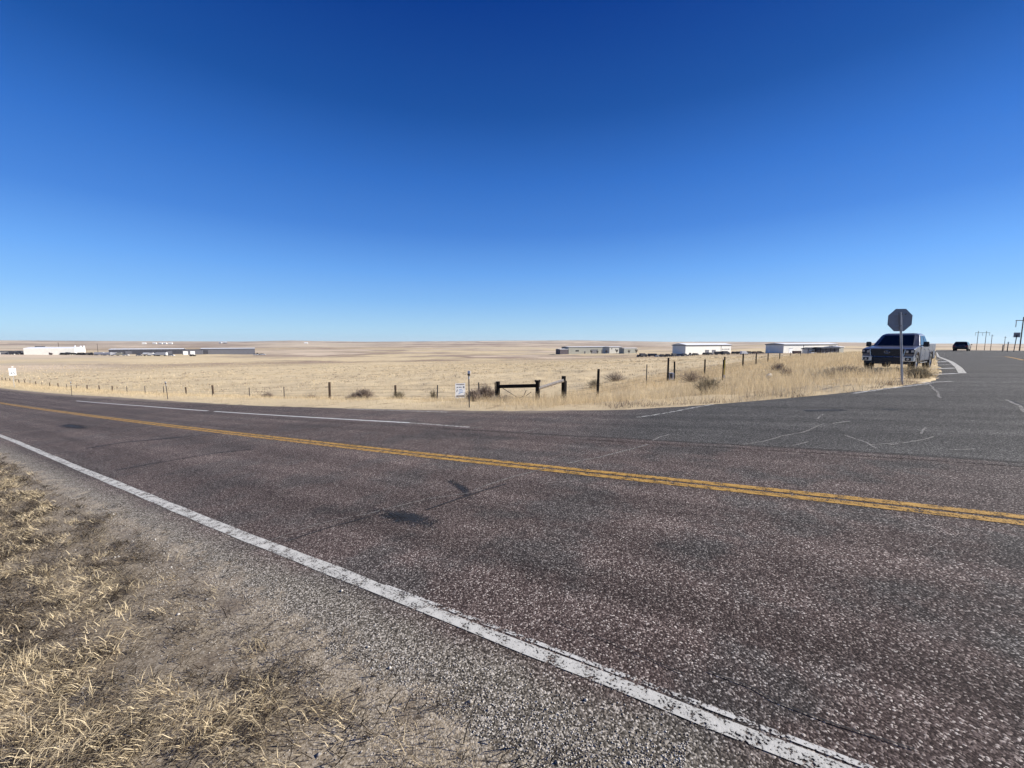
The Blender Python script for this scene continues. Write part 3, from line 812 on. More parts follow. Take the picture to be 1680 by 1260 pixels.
# ------------------------------------------------------------------ signs and posts
def stop_sign():
    x, y = at(1482, 626, 13.9).x, 13.9
    T = empty('stop_sign', (x, y, G(x, y)), 0, 'octagonal traffic sign on a thin steel post, its bare grey back turned this way', 'stop sign')
    H = at(1478, 525, 13.9).z - G(x, y)
    lean = at(1478, 525, 13.9).x - x
    R = .76 / 2 / math.cos(math.pi / 8)
    M3 = Matrix.Rotation(math.radians(-6), 3, 'Z')
    oc = []
    for yy in (.036, .040):
        for i in range(8):
            k = math.pi / 8 + i * math.pi / 4
            v = M3 @ Vector((R * math.cos(k), yy, R * math.sin(k)))
            oc.append((v.x + lean, v.y, v.z + H))
    MB().add(oc, [tuple(range(8)), tuple(range(15, 7, -1))] + [(i, (i + 1) % 8, 8 + (i + 1) % 8, 8 + i) for i in range(8)]).build('sign_panel', M['alu'], T)
    fc = []
    for yy in (.0415, .044):
        for i in range(8):
            k = math.pi / 8 + i * math.pi / 4
            v = M3 @ Vector((R * .985 * math.cos(k), yy, R * .985 * math.sin(k)))
            fc.append((v.x + lean, v.y, v.z + H))
    MB().add(fc, [tuple(range(8)), tuple(range(15, 7, -1))] + [(i, (i + 1) % 8, 8 + (i + 1) % 8, 8 + i) for i in range(8)]).build('sign_face', M['red'], T)
    p = MB()
    top = Vector((lean * 1.12, 0, H + .25)); bot = Vector((0, 0, -.3))
    p.tube(bot, top, .032, .032, 14)
    p.build('post', M['steel'], T)
    for dz in (.20, -.2): MB().box((lean, .029, H + dz), (.40, .012, .03), M3).build('bracket', M['steel'], T)
    for bx, dz in ((.0, .2), (.0, -.2), (.13, .2)): MB().tube((lean + bx, -.045, H + dz), (lean + bx, .03, H + dz), .012, .012, 8).build('bolt', M['dark_steel'], T)
stop_sign()

def text_mesh(body, size, mat, parent, name='lettering'):
    cu = bpy.data.curves.new('txt', 'FONT'); cu.body = body; cu.size = size; cu.align_x = 'CENTER'; cu.align_y = 'CENTER'; cu.extrude = .002
    ob = bpy.data.objects.new('txt', cu); COL.objects.link(ob)
    bpy.context.view_layer.update()
    me = bpy.data.meshes.new_from_object(ob.evaluated_get(bpy.context.evaluated_depsgraph_get()))
    bpy.data.objects.remove(ob); bpy.data.curves.remove(cu)
    me.materials.clear(); me.materials.append(mat)
    o = bpy.data.objects.new(name, me); COL.objects.link(o); o.parent = parent
    return o

def speed_sign():
    s_, t_ = None, 12.6
    a, b, c = ray(20.5, 610)
    k = t_ / (a * NX + b * NY)
    x, y = a * k, b * k
    g = G(x, y)
    # local x across the road, local y away from the viewer along the road
    rz = math.atan2(NY, NX)
    T = empty('speed_limit_sign', (x, y, g), rz, 'white road sign with two dark digits on the far verge at the left edge', 'road sign')
    zt, zb = at(20.5, 604, y).z - g, at(20.5, 616, y).z - g
    h = zt - zb; w_ = .84; zc = (zt + zb) / 2
    MB().box((0, 0, zc), (w_, .006, h)).build('sign_panel', M['white'], T)
    for body, sz, zz in (('SPEED', .2, zc + h * .33), ('LIMIT', .2, zc + h * .14), ('45', .62, zc - h * .22)):
        o = text_mesh(body, sz, M['ink'], T)
        o.location = (0, -.008, zz); o.rotation_euler = (math.pi / 2, 0, 0)
        if body == '45': o.scale = (1.0, 1.0, 1)
    MB().box((0, .03, zt / 2 - .15), (.06, .05, zt + .35)).build('post', M['steel'], T)
    MB().box((.06, .035, zt + .22), (.24, .012, .16)).build('reflector', M['white'], T)
speed_sign()

def fence_sign():
    x, y = FENCE_AT(755.5)
    y -= .06
    g = G(x, y)
    T = empty('notice_sign', (x, y, g), .42, 'small white notice with blue lettering fixed to the wire fence beside the marker post', 'notice')
    zt, zb = at(755.5, 629, y).z - g, at(755.5, 653, y).z - g
    h = zt - zb; zc = (zt + zb) / 2; w_ = 17 * y / FPX
    MB().box((0, 0, zc), (w_, .012, h)).build('sign_panel', M['white'], T, .0)
    k = MB()
    MB().box((0, -.009, zb + h * .13), (w_ * .82, .004, h * .13)).build('grey_band', M['grey_ink'], T)
    MB().box((0, -.009, zb + h * .93), (w_ * .82, .004, h * .06)).build('top_band', M['grey_ink'], T)
    MB().box((w_ * .34, -.009, zb + h * .74), (w_ * .16, .004, h * .1)).build('black_mark', M['ink'], T)
    b = MB()
    for i, (xx, ww) in enumerate(((-.30, .12), (-.10, .10), (.06, .12))): b.box((xx * w_, -.009, zb + h * .74), (ww * w_, .004, h * .06))
    b.box((-.33 * w_, -.009, zb + h * .52), (.06 * w_, .004, h * .16), Matrix.Rotation(.4, 3, 'Y'))
    b.build('lettering', M['ink'], T)
    b = MB()
    for i, (xx, ww, zz) in enumerate(((.02, .26, .58), (.08, .42, .48), (.06, .36, .38), (-.1, .2, .30))): b.box((xx * w_, -.009, zb + h * zz), (ww * w_, .004, h * .035))
    b.build('lettering', M['blue_ink'], T)
    for sx in (-1, 1): MB().box((sx * w_ * .42, .03, zc - .1), (.03, .03, h + .35)).build('stake', M['palewood'], T)

def delineator(px, py, top, lean_px, label):
    x, y = hit(px, py)
    g = G(x, y)
    T = empty('delineator', (x, y, g), 0, label, 'marker post', 'roadside delineators along the far verge')
    tp = at(px + lean_px, top, y)
    h = tp.z - g; dx = tp.x - x
    MB().tube((0, 0, -.2), (dx * .86, 0, h * .86), .022, .022, 6).build('post', M['dark_steel'], T)
    MB().box((dx * .93, -.004, h * .90), (.085, .012, .10)).build('bracket', M['dark_steel'], T)
    MB().box((dx * .93 + .01, -.03, h * .955), (.10, .03, .11)).build('reflector', M['white'], T, .01)
    MB().tube((dx * .80, 0, h * .77), (dx * .80, 0, h * .84), .030, .030, 8).build('collar', M['steel'], T)
delineator(118, 650, 626, -2, 'dark marker post with white top on the far verge, left one of three')
delineator(275.5, 655, 626, -4, 'dark marker post with white top on the far verge, middle one of three')
delineator(770, 668.5, 608, -1, 'tall dark marker post with white cap beside the white notice')

# ------------------------------------------------------------------ wire fences
FT = 19.5
def FENCE_AT(px, tt=FT):
    a = (px - 840) / FPX
    b = math.cos(PIT) + (630 - 648) / FPX * math.sin(PIT)
    k = tt / (a * NX + b * NY)
    return a * k, b * k

def post_mesh(mb, x, y, g, h, r, lx=0.0, ly=0.0, n=7):
    mb.tube((x, y, g - .3), (x + lx, y + ly, g + h), r * 1.05, r * .95, n)

def fence(name, posts, label, mats, wires=4):
    x0, y0, g0 = posts[0][0], posts[0][1], G(posts[0][0], posts[0][1])
    T = empty(name, (x0, y0, g0), 0, label, 'fence')
    tops = []
    for (x, y, h, r, kind) in posts:
        g = G(x, y)
        m = MB(); post_mesh(m, x - x0, y - y0, g - g0, h, r, rnd.uniform(-.05, .05), rnd.uniform(-.05, .05))
        m.build('post', M[kind], T)
        tops.append((x - x0, y - y0, g - g0, h))
    for k in range(wires):
        pts = []
        for i, (x, y, g, h) in enumerate(tops):
            pts.append(Vector((x, y - .05, g + .28 + .24 * k)))
            if i + 1 < len(tops):
                nx, ny, ng, _ = tops[i + 1]
                pts.append(Vector(((x + nx) / 2, (y + ny) / 2 - .05, (g + ng) / 2 + .28 + .24 * k - .03)))
        MB().path(pts, .0065, 4).build('wire', M['wire'], T)
    return T
main_posts = []
for px, top, kind in ((6.5, 619, 'w'), (12.6, 620, 'w'), (19.3, 621, 'w'), (28, 622, 's'), (34, 624, 'w'), (43, 624, 'w'), (52, 624.5, 's'), (61, 626, 'w'), (71, 627, 's'), (84, 630, 'w'), (97, 630.5, 'w'), (111, 632, 's'), (127, 633, 's'), (144, 631.5, 'w'), (164, 632, 'w'), (185, 633, 'w'), (209, 634, 's'), (238.5, 633.6, 's'), (269, 634, 's'), (306, 635, 'w'), (350, 632, 'W'), (409, 636, 's'), (466, 634.5, 's'), (541, 627, 'W'), (649, 632, 'w'), (717, 632, 's'), (785.5, 627.5, 's')):
    x, y = FENCE_AT(px)
    h = min(1.45, max(.85, at(px, top, y).z - G(x, y)))
    main_posts.append((x, y, h, {'w': .08, 's': .04, 'W': .10}[kind], 'dark_steel' if kind == 's' else 'wood'))
# carry the line on to the left beyond the frame
lx, ly = main_posts[0][:2]
for i in range(1, 9): main_posts.insert(0, (lx + UX * 6.2 * i, ly + UY * 6.2 * i, 1.15, .06, 'wood'))
gp = [(FENCE_AT(817, 18.6), 626), (FENCE_AT(882, 18.6), 624), (FENCE_AT(924.5, 19.6), 617)]
main_posts.append((gp[0][0][0] - .12, gp[0][0][1], 1.05, .03, 'dark_steel'))
fence('wire_fence', main_posts, 'long wire fence of thin posts along the far side of the main road', M)
bx, by = gp[2][0]
sp = [(bx + .15, by + .1, 1.1, .03, 'dark_steel')]
for px, top, kind in ((982, 605.5, 'W'), (1063, 598, 's'), (1109, 593, 'w'), (1158.5, 589.5, 'w'), (1191.5, 585, 'w'), (1221, 580, 'W'), (1242.5, 579.8, 'w'), (1262, 579, 'w'), (1281, 579, 'w'), (1298, 580, 's'), (1315, 580.5, 's')):
    a = (px - 840) / FPX * math.cos(PIT)
    k = (a * by - bx) / (1 - a)          # along the 45 degree line from the corner post
    x, y = bx + k, by + k
    h = min(1.75, max(1.0, at(px, top, y).z - G(x, y)))
    sp.append((x, y, h, {'w': .065, 's': .035, 'W': .08}[kind], 'dark_steel' if kind == 's' else 'tarred'))
for i in range(1, 8): sp.append((x + 4.6 * i, y + 4.6 * i, 1.2, .06, 'tarred'))
fence('wire_fence', sp, 'wire fence of dark posts climbing away behind the tall grass towards the warehouses', M, 3)

def brace():
    P = [(p[0], p[1]) for p, _ in gp]
    x0, y0 = P[1]; g0 = G(x0, y0)
    T = empty('fence_brace', (x0, y0, g0), 0, 'dark timber corner brace of three stout posts joined by two rails', 'fence brace')
    tp = []
    for (x, y), (_, top) in zip(P, gp):
        g = G(x, y)
        h = at(840, top, y).z - g
        m = MB(); m.tube((x - x0, y - y0, g - g0 - .4), (x - x0, y - y0, g - g0 + h), .125, .115, 12)
        m.build('post', M['tarred'], T)
        tp.append(Vector((x - x0, y - y0, g - g0 + h)))
    d = (tp[1] - tp[0]); d.normalize()
    MB().tube(tp[0] + Vector((.05, -.02, -.28)), tp[1] + Vector((-.05, -.02, -.28)), .10, .095, 10).build('rail', M['tarred'], T)
    MB().tube(tp[1] + Vector((.07, -.02, -.42)), tp[2] + Vector((-.02, -.14, -.22)), .085, .085, 10).build('rail', M['palewood'], T)
    a, b = tp[0] + Vector((.35, -.04, -.42)), tp[1] + Vector((-.2, -.04, -.95))
    mid = (a + b) / 2 + Vector((.25, 0, -.52 + (a.z - b.z) * 0))
    w1 = MB().path([tp[0] + Vector((.28, -.04, -.38)), tp[0] + Vector((1.30, -.04, -1.02)), tp[1] + Vector((-.35, -.04, -.62))], .018, 5)
    w1.path([tp[1] + Vector((-.1, -.05, -.88)), tp[0] + Vector((1.25, -.05, -.90))], .012, 5)
    w1.build('brace_wire', M['dark_steel'], T)
    t2 = MB().path([tp[0] + Vector((.9, .1, -1.0)), tp[0] + Vector((1.45, .08, -.85)), tp[0] + Vector((1.6, .1, -.5))], .02, 5)
    t2.build('twisted_wire', M['dark_steel'], T)
    for dx, dz in ((-.10, .02), (.10, .03)): MB().tube(tp[1] + Vector((dx, 0, -.10)), tp[1] + Vector((dx * 1.1, 0, dz)), .05, .05, 8).build('wire_wrap', M['dark_steel'], T)
brace()
fence_sign()

def marker_posts():
    # tall post with a white meter box
    x, y = at(1095.5, 620, 31.5).x, 31.5
    g = G(x, y)
    T = empty('utility_post', (x, y, g), 0, 'tall dark post carrying a small white box low down in the tall grass', 'utility post')
    h = at(1095.5, 587, y).z - g
    MB().tube((0, 0, -.3), (0, 0, h), .075, .07, 10).build('post', M['tarred'], T)
    b = MB().box((.26, -.02, at(1095, 617, y).z - g), (.34, .26, .55)).build('box', M['white'], T, .015)
    MB().box((.20, -.155, at(1095, 617, y).z - g + .02), (.2, .008, .4)).build('box_door', M['wall_dark'], b)
    MB().tube((.26, -.02, 0), (.26, -.02, at(1095, 617, y).z - g - .2), .03, .03, 8).build('conduit', M['steel'], b)
    x, y = at(1185.5, 622, 27.5).x, 27.5
    g = G(x, y)
    T = empty('pipeline_marker', (x, y, g), -.3, 'thin dark marker post with a yellow strip and white foot in the tall grass', 'marker post')
    h = at(1185.5, 590, y).z - g
    MB().box((0, 0, h / 2 - .1), (.07, .05, h + .2)).build('post', M['tarred'], T)
    MB().box((.085, 0, h * .62), (.05, .03, h * .7)).build('yellow_strip', M['yellow'], T)
    MB().box((.085, 0, h * .20), (.05, .03, h * .16)).build('white_strip', M['white'], T)
marker_posts()

def right_sign():
    x, y = at(1663, 575, 63).x, 63
    g = G(x, y)
    T = empty('road_sign', (x, y, g), -.75, 'small dark square sign seen from behind on a leaning post by the side road', 'road sign')
    tp = at(1665.3, 549.5, y)
    h = tp.z - g
    MB().tube((0, 0, -.3), (.16, .18, h), .05, .05, 8).build('post', M['dark_steel'], T)
    MB().box((.16, .22, h), (.66, .012, .74)).build('sign_panel', M['alu'], T)
    MB().box((.16, .205, h), (.5, .014, .05)).build('bracket', M['dark_steel'], T)
    for px, top, lab, Y in ((1644.5, 565.5, 'short dark post left of the leaning square sign, lower of two', 66), (1652.5, 561, 'dark post close left of the leaning square sign, taller of two', 64)):
        x, y = at(px, 575, Y).x, Y
        g = G(x, y)
        T = empty('verge_post', (x, y, g), 0, lab, 'post', 'posts along the right side of the side road')
        h = at(px, top, y).z - g
        MB().tube((0, 0, -.3), (.02, 0, h), .06, .055, 8).build('post_shaft', M['dark_steel'], T)
        MB().box((.02, -.06, h - .1), (.09, .02, .14)).build('reflector', M['white'], T)
right_sign()

# ------------------------------------------------------------------ power line
def h_frame(px, top, Y, label, span=5.0, arm=9.0, hidden=6.0, rz=-.75):
    p = at(px, top, Y)
    g = min(G(p.x, p.y), p.z - 8)
    T = empty('h_frame_pole', (p.x, p.y, g), rz, label, 'utility pole', 'poles of the power line right of the side road')
    h = p.z - g
    for sx in (-1, 1):
        MB().tube((sx * span / 2, 0, -.5), (sx * span / 2, 0, h), .15, .11, 8).build('pole', M['wood'], T)
    MB().box((0, -.2, h - 1.0), (arm, .12, .18)).build('crossarm', M['wood'], T)
    for sx in (-1, 0, 1):
        MB().tube((sx * arm * .48, -.2, h - 1.1), (sx * arm * .48, -.2, h - 2.9), .09, .09, 6).build('insulator', M['steel'], T)
    return T
h_frame(1612, 543, 250, 'pair of tall wooden poles with a crossarm standing beyond the dark car', 5.0, 9.0, rz=0.0)
h_frame(1695, 520, 117, 'pole and crossarm at the right edge behind the square sign', 5.4, 10.2, rz=0.0)
for px, top, Y, lab in ((1628, 549, 320, 'single distant pole just right of the paired poles'), (1649.5, 552, 330, 'single distant pole between the paired poles and the square sign')):
    p = at(px, top, Y); g = min(G(p.x, p.y), p.z - 8)
    T = empty('utility_pole', (p.x, p.y, g), 0, lab, 'utility pole', 'single distant poles')
    MB().tube((0, 0, -.5), (0, 0, p.z - g), .2, .14, 8).build('pole', M['wood'], T)
    MB().box((0, -.16, p.z - g - .9), (2.4, .12, .16)).build('crossarm', M['wood'], T)
for px, top, Y, lab in ((95.3, 562, 690, 'thin dark mast standing behind the long white building'), (159.3, 564, 690, 'thin mast right of the long white building')):
    p = at(px, top, Y); g = G(p.x, p.y)
    T = empty('mast', (p.x, p.y, g), 0, lab, 'mast', 'thin masts behind the left buildings')
    MB().tube((0, 0, -.5), (0, 0, p.z - g), .35, .22, 6).build('mast_tube', M['dark_steel'], T)
    MB().box((0, 0, p.z - g - .6), (1.6, .3, .25)).build('crossarm', M['dark_steel'], T)

# ------------------------------------------------------------------ buildings on the plain
def solve_len(c, d, px):
    """length along d from c so that the end falls at column px"""
    a = (px - 840) / FPX
    cp, sp_ = math.cos(PIT), math.sin(PIT)
    zz = c[2] - EYE
    # (c.x+k d.x) = a*((c.y+k d.y)*cp - zz*sp)
    return (a * (c[1] * cp - zz * sp_) - c[0]) / (d[0] - a * d[1] * cp)

def building(name, xl, xc, xr, eave, Y, beta, label, wall='wall_white', roof='roof_white', rise=1.2, trim='roof_dark', base=None, doors=(), windows=(), depth=None, overhang=.5, cat='building', group=None, ridge_along=True):
    be = math.radians(beta)
    C = at(xc, eave, Y)
    fd = Vector((math.cos(be), math.sin(be))); sdn = Vector((-math.sin(be), math.cos(be)))
    Lf = solve_len((C.x, C.y, C.z), fd, xr)
    if xl is not None: Ld = solve_len((C.x, C.y, C.z), sdn, xl)
    else: Ld = depth
    if depth: Ld = depth
    cor = [(C.x + fd.x * a + sdn.x * b, C.y + fd.y * a + sdn.y * b) for a in (0, Lf) for b in (0, Ld)]
    g = min(float(gz(*k)) for k in cor)
    h = C.z - g
    T = empty(name, (C.x, C.y, g), be, label, cat, group)
    MB().box((Lf / 2, Ld / 2, h / 2), (Lf, Ld, h)).build('wall', M[wall], T)
    o = overhang
    # low gable roof, ridge along the front
    rp = [(-o, h + .02), (Ld / 2, h + rise), (Ld + o, h + .02), (Ld + o, h + .27), (Ld / 2, h + rise + .25), (-o, h + .27)]
    vs = [(xx, p[0], p[1]) for xx in (-o, Lf + o) for p in rp]
    n = 6
    rf = MB().add(vs, [tuple(range(6)), tuple(range(11, 5, -1))] + [(i, (i + 1) % 6, 6 + (i + 1) % 6, 6 + i) for i in range(6)]).build('roof', M[roof], T)
    for xx in (0.0, Lf - .2):
        MB().add([(xx, 0, h), (xx, Ld, h), (xx, Ld / 2, h + rise), (xx + .2, 0, h), (xx + .2, Ld, h), (xx + .2, Ld / 2, h + rise)], [(0, 1, 2), (3, 5, 4), (0, 3, 4, 1), (1, 4, 5, 2), (0, 2, 5, 3)]).build('gable', M[wall], T)
    if trim:
        MB().box((Lf / 2, -o - .06, h - .12), (Lf + 2 * o, .1, .55)).build('eave_trim', M[trim], T)
        MB().box((-o - .06, Ld / 2, h - .12), (.1, Ld + 2 * o, .4)).build('eave_trim', M[trim], T)
    for (f0, wd_, hh, mat) in doors:
        k_ = max(1.0, Y / 330.0); wd_, hh = wd_ * k_, min(h * .8, hh * k_)
        d = MB().box((Lf * f0, -.06, hh / 2), (wd_, .1, hh)).build('door', M[mat], T)
        MB().box((Lf * f0, -.13, hh - .15), (wd_ * 1.06, .04, .3)).build('door_head', M['wall_dark'], d)
    for (f0, z0, wd_, hh) in windows:
        k_ = max(1.0, Y / 330.0); wd_, hh = wd_ * k_, hh * k_
        d = MB().box((Lf * f0, -.05, z0 * h), (wd_, .08, hh)).build('window', M['glass'], T)
        MB().box((Lf * f0, -.1, z0 * h - hh / 2 - .1), (wd_ * 1.1, .08, .15)).build('sill', M['roof_white'], d)
    return T, Lf, Ld, h
B1, L1, D1, H1 = building('warehouse', 1103.5, 1125, 1199.5, 566.3, 300, 32, 'white metal warehouse with a shaded end wall, left one of the two large sheds', doors=((.45, 5, 4.5, 'wall_grey'), (.60, 5, 4.5, 'wall_grey'), (.25, 1.4, 2.3, 'door')), rise=1.3)
tx = MB()
for i, (f0, w0) in enumerate(((.80, 1.0), (.83, .5), (.86, 1.2), (.895, .9), (.93, 1.1), (.955, .7))): tx.box((L1 * f0, -.06, H1 * .58), (w0, .06, 1.0))
tx.build('lettering', M['grey_ink'], B1)
MB().box((L1 * .765, -.08, H1 * .5), (.3, .12, H1 * .96)).build('downpipe', M['roof_dark'], B1)
B2, L2, D2, H2 = building('warehouse', 1256.5, 1286, 1374, 565.2, 300, 30, 'long white metal warehouse with a shaded end wall, right one of the two large sheds', doors=((.12, 5, 4.5, 'roof_white'), (.30, 1.4, 2.3, 'door')), rise=1.0)
MB().box((L2 * .34, -.08, H2 * .5), (.35, .12, H2 * .96)).build('downpipe', M['roof_dark'], B2)
tx = MB()
for f0 in (.84, .87, .9, .95): tx.box((L2 * f0, -.06, H2 * .8), (1.6, .06, .6))
tx.build('lettering', M['grey_ink'], B2)
MB().box((-D2 * 0 - .06, D2 * .8, 1.6), (.1, 1.6, 3.2)).build('side_door', M['roof_white'], B2)
B3, *_ = building('shed', None, 1347, 1377, 571.2, 292, 12, 'low dark open-fronted shed in front of the right warehouse', wall='wall_dark', roof='roof_dark', rise=.5, depth=8, trim='roof_dark', cat='shed')
B4, *_ = building('shed', None, 1377, 1384.5, 569.5, 300, 30, 'small pinkish block at the right end of the long warehouse', wall='wall_tan', roof='roof_white', rise=.5, depth=9, trim=None, cat='shed')
B5, *_ = building('shed', None, 1328, 1342, 572.3, 296, 10, 'small pale shed with a dark roof left of the dark open-fronted shed', wall='wall_white', roof='roof_dark', rise=.8, depth=6, trim='roof_dark', cat='shed', doors=((.4, 1.6, 2.2, 'maroon'),))
BC, LC, DC, HC = building('tan_shed', None, 933, 1000, 569.6, 560, 30, 'long low tan shed behind the open field, left of the warehouses', wall='wall_tan', roof='roof_white', rise=.6, depth=16, trim='roof_dark', windows=((.20, .45, 3.5, 1.2),), doors=((.38, 1.4, 2.2, 'wall_dark'), (.62, 7, 3.6, 'wall_grey'), (.84, 4.0, 3.4, 'wall_dark')))
BD, LD, DD, HD = building('white_shed', None, 1000, 1020.5, 569.6, 556, 30, 'pale shed with four small dark windows right of the long tan shed', wall='wall_pale', roof='roof_white', rise=.6, depth=14, trim='roof_dark', windows=((.18, .75, .9, .8), (.8, .75, .9, .8), (.8, .35, .9, .8), (.5, .6, .9, 1.4)))
BE, *_ = building('dark_hut', None, 919, 932, 573.2, 552, 30, 'small dark hut with white roof at the left end of the long tan shed', wall='wall_plum', roof='roof_white', rise=.5, depth=10, trim=None, cat='hut')
BF, *_ = building('container', None, 1024, 1045, 571.5, 520, 30, 'faint tan wall panel right of the white shed with four windows', wall='wall_tan', roof='roof_white', rise=.4, depth=9, trim=None, cat='shed')
# left group
BW, LW, DW, HW = building('white_plant', 38, 62, 140, 571.2, 600, 30, 'long white industrial building with a sloping left roof, largest of the left group', rise=1.6, doors=((.1, 5, 4, 'wall_grey'), (.72, 4, 4, 'wall_dark'), (.3, 4, 4, 'wall_grey')))
MB().box((LW * .02, 4, HW + 1.9), (9, 5, 2.2)).build('roof_unit', M['roof_dark'], BW, .1)
MB().tube((LW * .76, 3, HW), (LW * .76, 3, HW + 3.6), 1.0, .9, 10).build('vent_stack', M['roof_white'], BW)
MB().tube((LW * .88, 3, HW), (LW * .88, 3, HW + 3.2), 1.1, 1.0, 10).build('vent_stack', M['roof_white'], BW)
MB().tube((LW * .95, 3, HW), (LW * .95, 3, HW + 3.4), 1.1, 1.0, 10).build('vent_stack', M['roof_white'], BW)
BK, LK, DK, HK = building('dark_shed', None, 178, 300, 573.4, 655, 34, 'long dark shed with a bright white roof edge, middle of the left group', wall='wall_dark', roof='roof_white', rise=.9, depth=40, trim=None, doors=((.25, 4, 3, 'wall_grey'), (.8, 4, 3, 'wall_grey')))
BG, LG, DG, HG = building('grey_shed', None, 329, 418, 572.4, 665, 34, 'long grey shed with pale roof, right end of the left group', wall='wall_grey', roof='roof_white', rise=.9, depth=42, trim='roof_dark', doors=((.06, 5, 4, 'wall_dark'),))
BH, *_ = building('grey_shed', None, 299, 332, 574.2, 645, 34, 'lower grey shed joined between the dark shed and the long grey shed', wall='wall_grey', roof='roof_dark', rise=.5, depth=18, trim=None, doors=((.15, 3, 3.5, 'roof_white'), (.5, 3, 3.5, 'roof_white')))
BL, *_ = building('white_shed', None, -18, 15, 577.2, 575, 25, 'low white shed with dark roof at the left edge of the picture', wall='wall_white', roof='roof_dark', rise=.8, depth=14, trim=None, doors=((.75, 4, 3, 'wall_grey'),))
# farms out on the far slopes
farm_lab = {236: 'distant white farm building, leftmost speck on the far slope above the dark shed', 253: 'distant white farm building, second speck on the far slope above the dark shed', 263: 'distant white farm building, third speck on the far slope above the dark shed', 270: 'distant white farm building, fourth speck on the far slope above the dark shed', 279: 'distant white farm building, rightmost speck on the far slope above the dark shed',
            361: 'distant white farm building on the far slope above the long grey shed', 369: 'distant dark barn beside the white farm building above the long grey shed', 502: 'tiny white building on the skyline left of centre'}
for px, lab in farm_lab.items():
    py = 564.5 if px < 300 else (563.4 if px < 400 else 564)
    # find where the far slope meets that pixel
    a, b, c = ray(px, py)
    ks = np.geomspace(900, 8200, 900)
    d = EYE + ks * c - gz(ks * a, ks * b)
    i = int(np.argmax(d < 0)); k = ks[i] if d[i] < 0 else 5000
    x, y = a * k, b * k
    g = float(gz(x, y)); sz = y / FPX
    T = empty('farm_building', (x, y, g), rnd.uniform(-.3, .5), lab, 'farm building', 'farm buildings on the far slopes')
    w_, h_ = 5 * sz, 1.6 * sz
    MB().box((0, w_ * .3, h_ / 2 - 3), (w_, w_ * .6, h_ + 6)).build('wall', M['wall_dark' if px == 369 else 'wall_white'], T)
    MB().add([(-w_ * .52, -w_ * .03, h_), (w_ * .52, -w_ * .03, h_), (w_ * .52, w_ * .63, h_), (-w_ * .52, w_ * .63, h_), (-w_ * .52, w_ * .3, h_ * 1.5), (w_ * .52, w_ * .3, h_ * 1.5)], [(0, 1, 5, 4), (2, 3, 4, 5), (0, 4, 3), (1, 2, 5), (0, 3, 2, 1)]).build('roof', M['roof_white'], T)

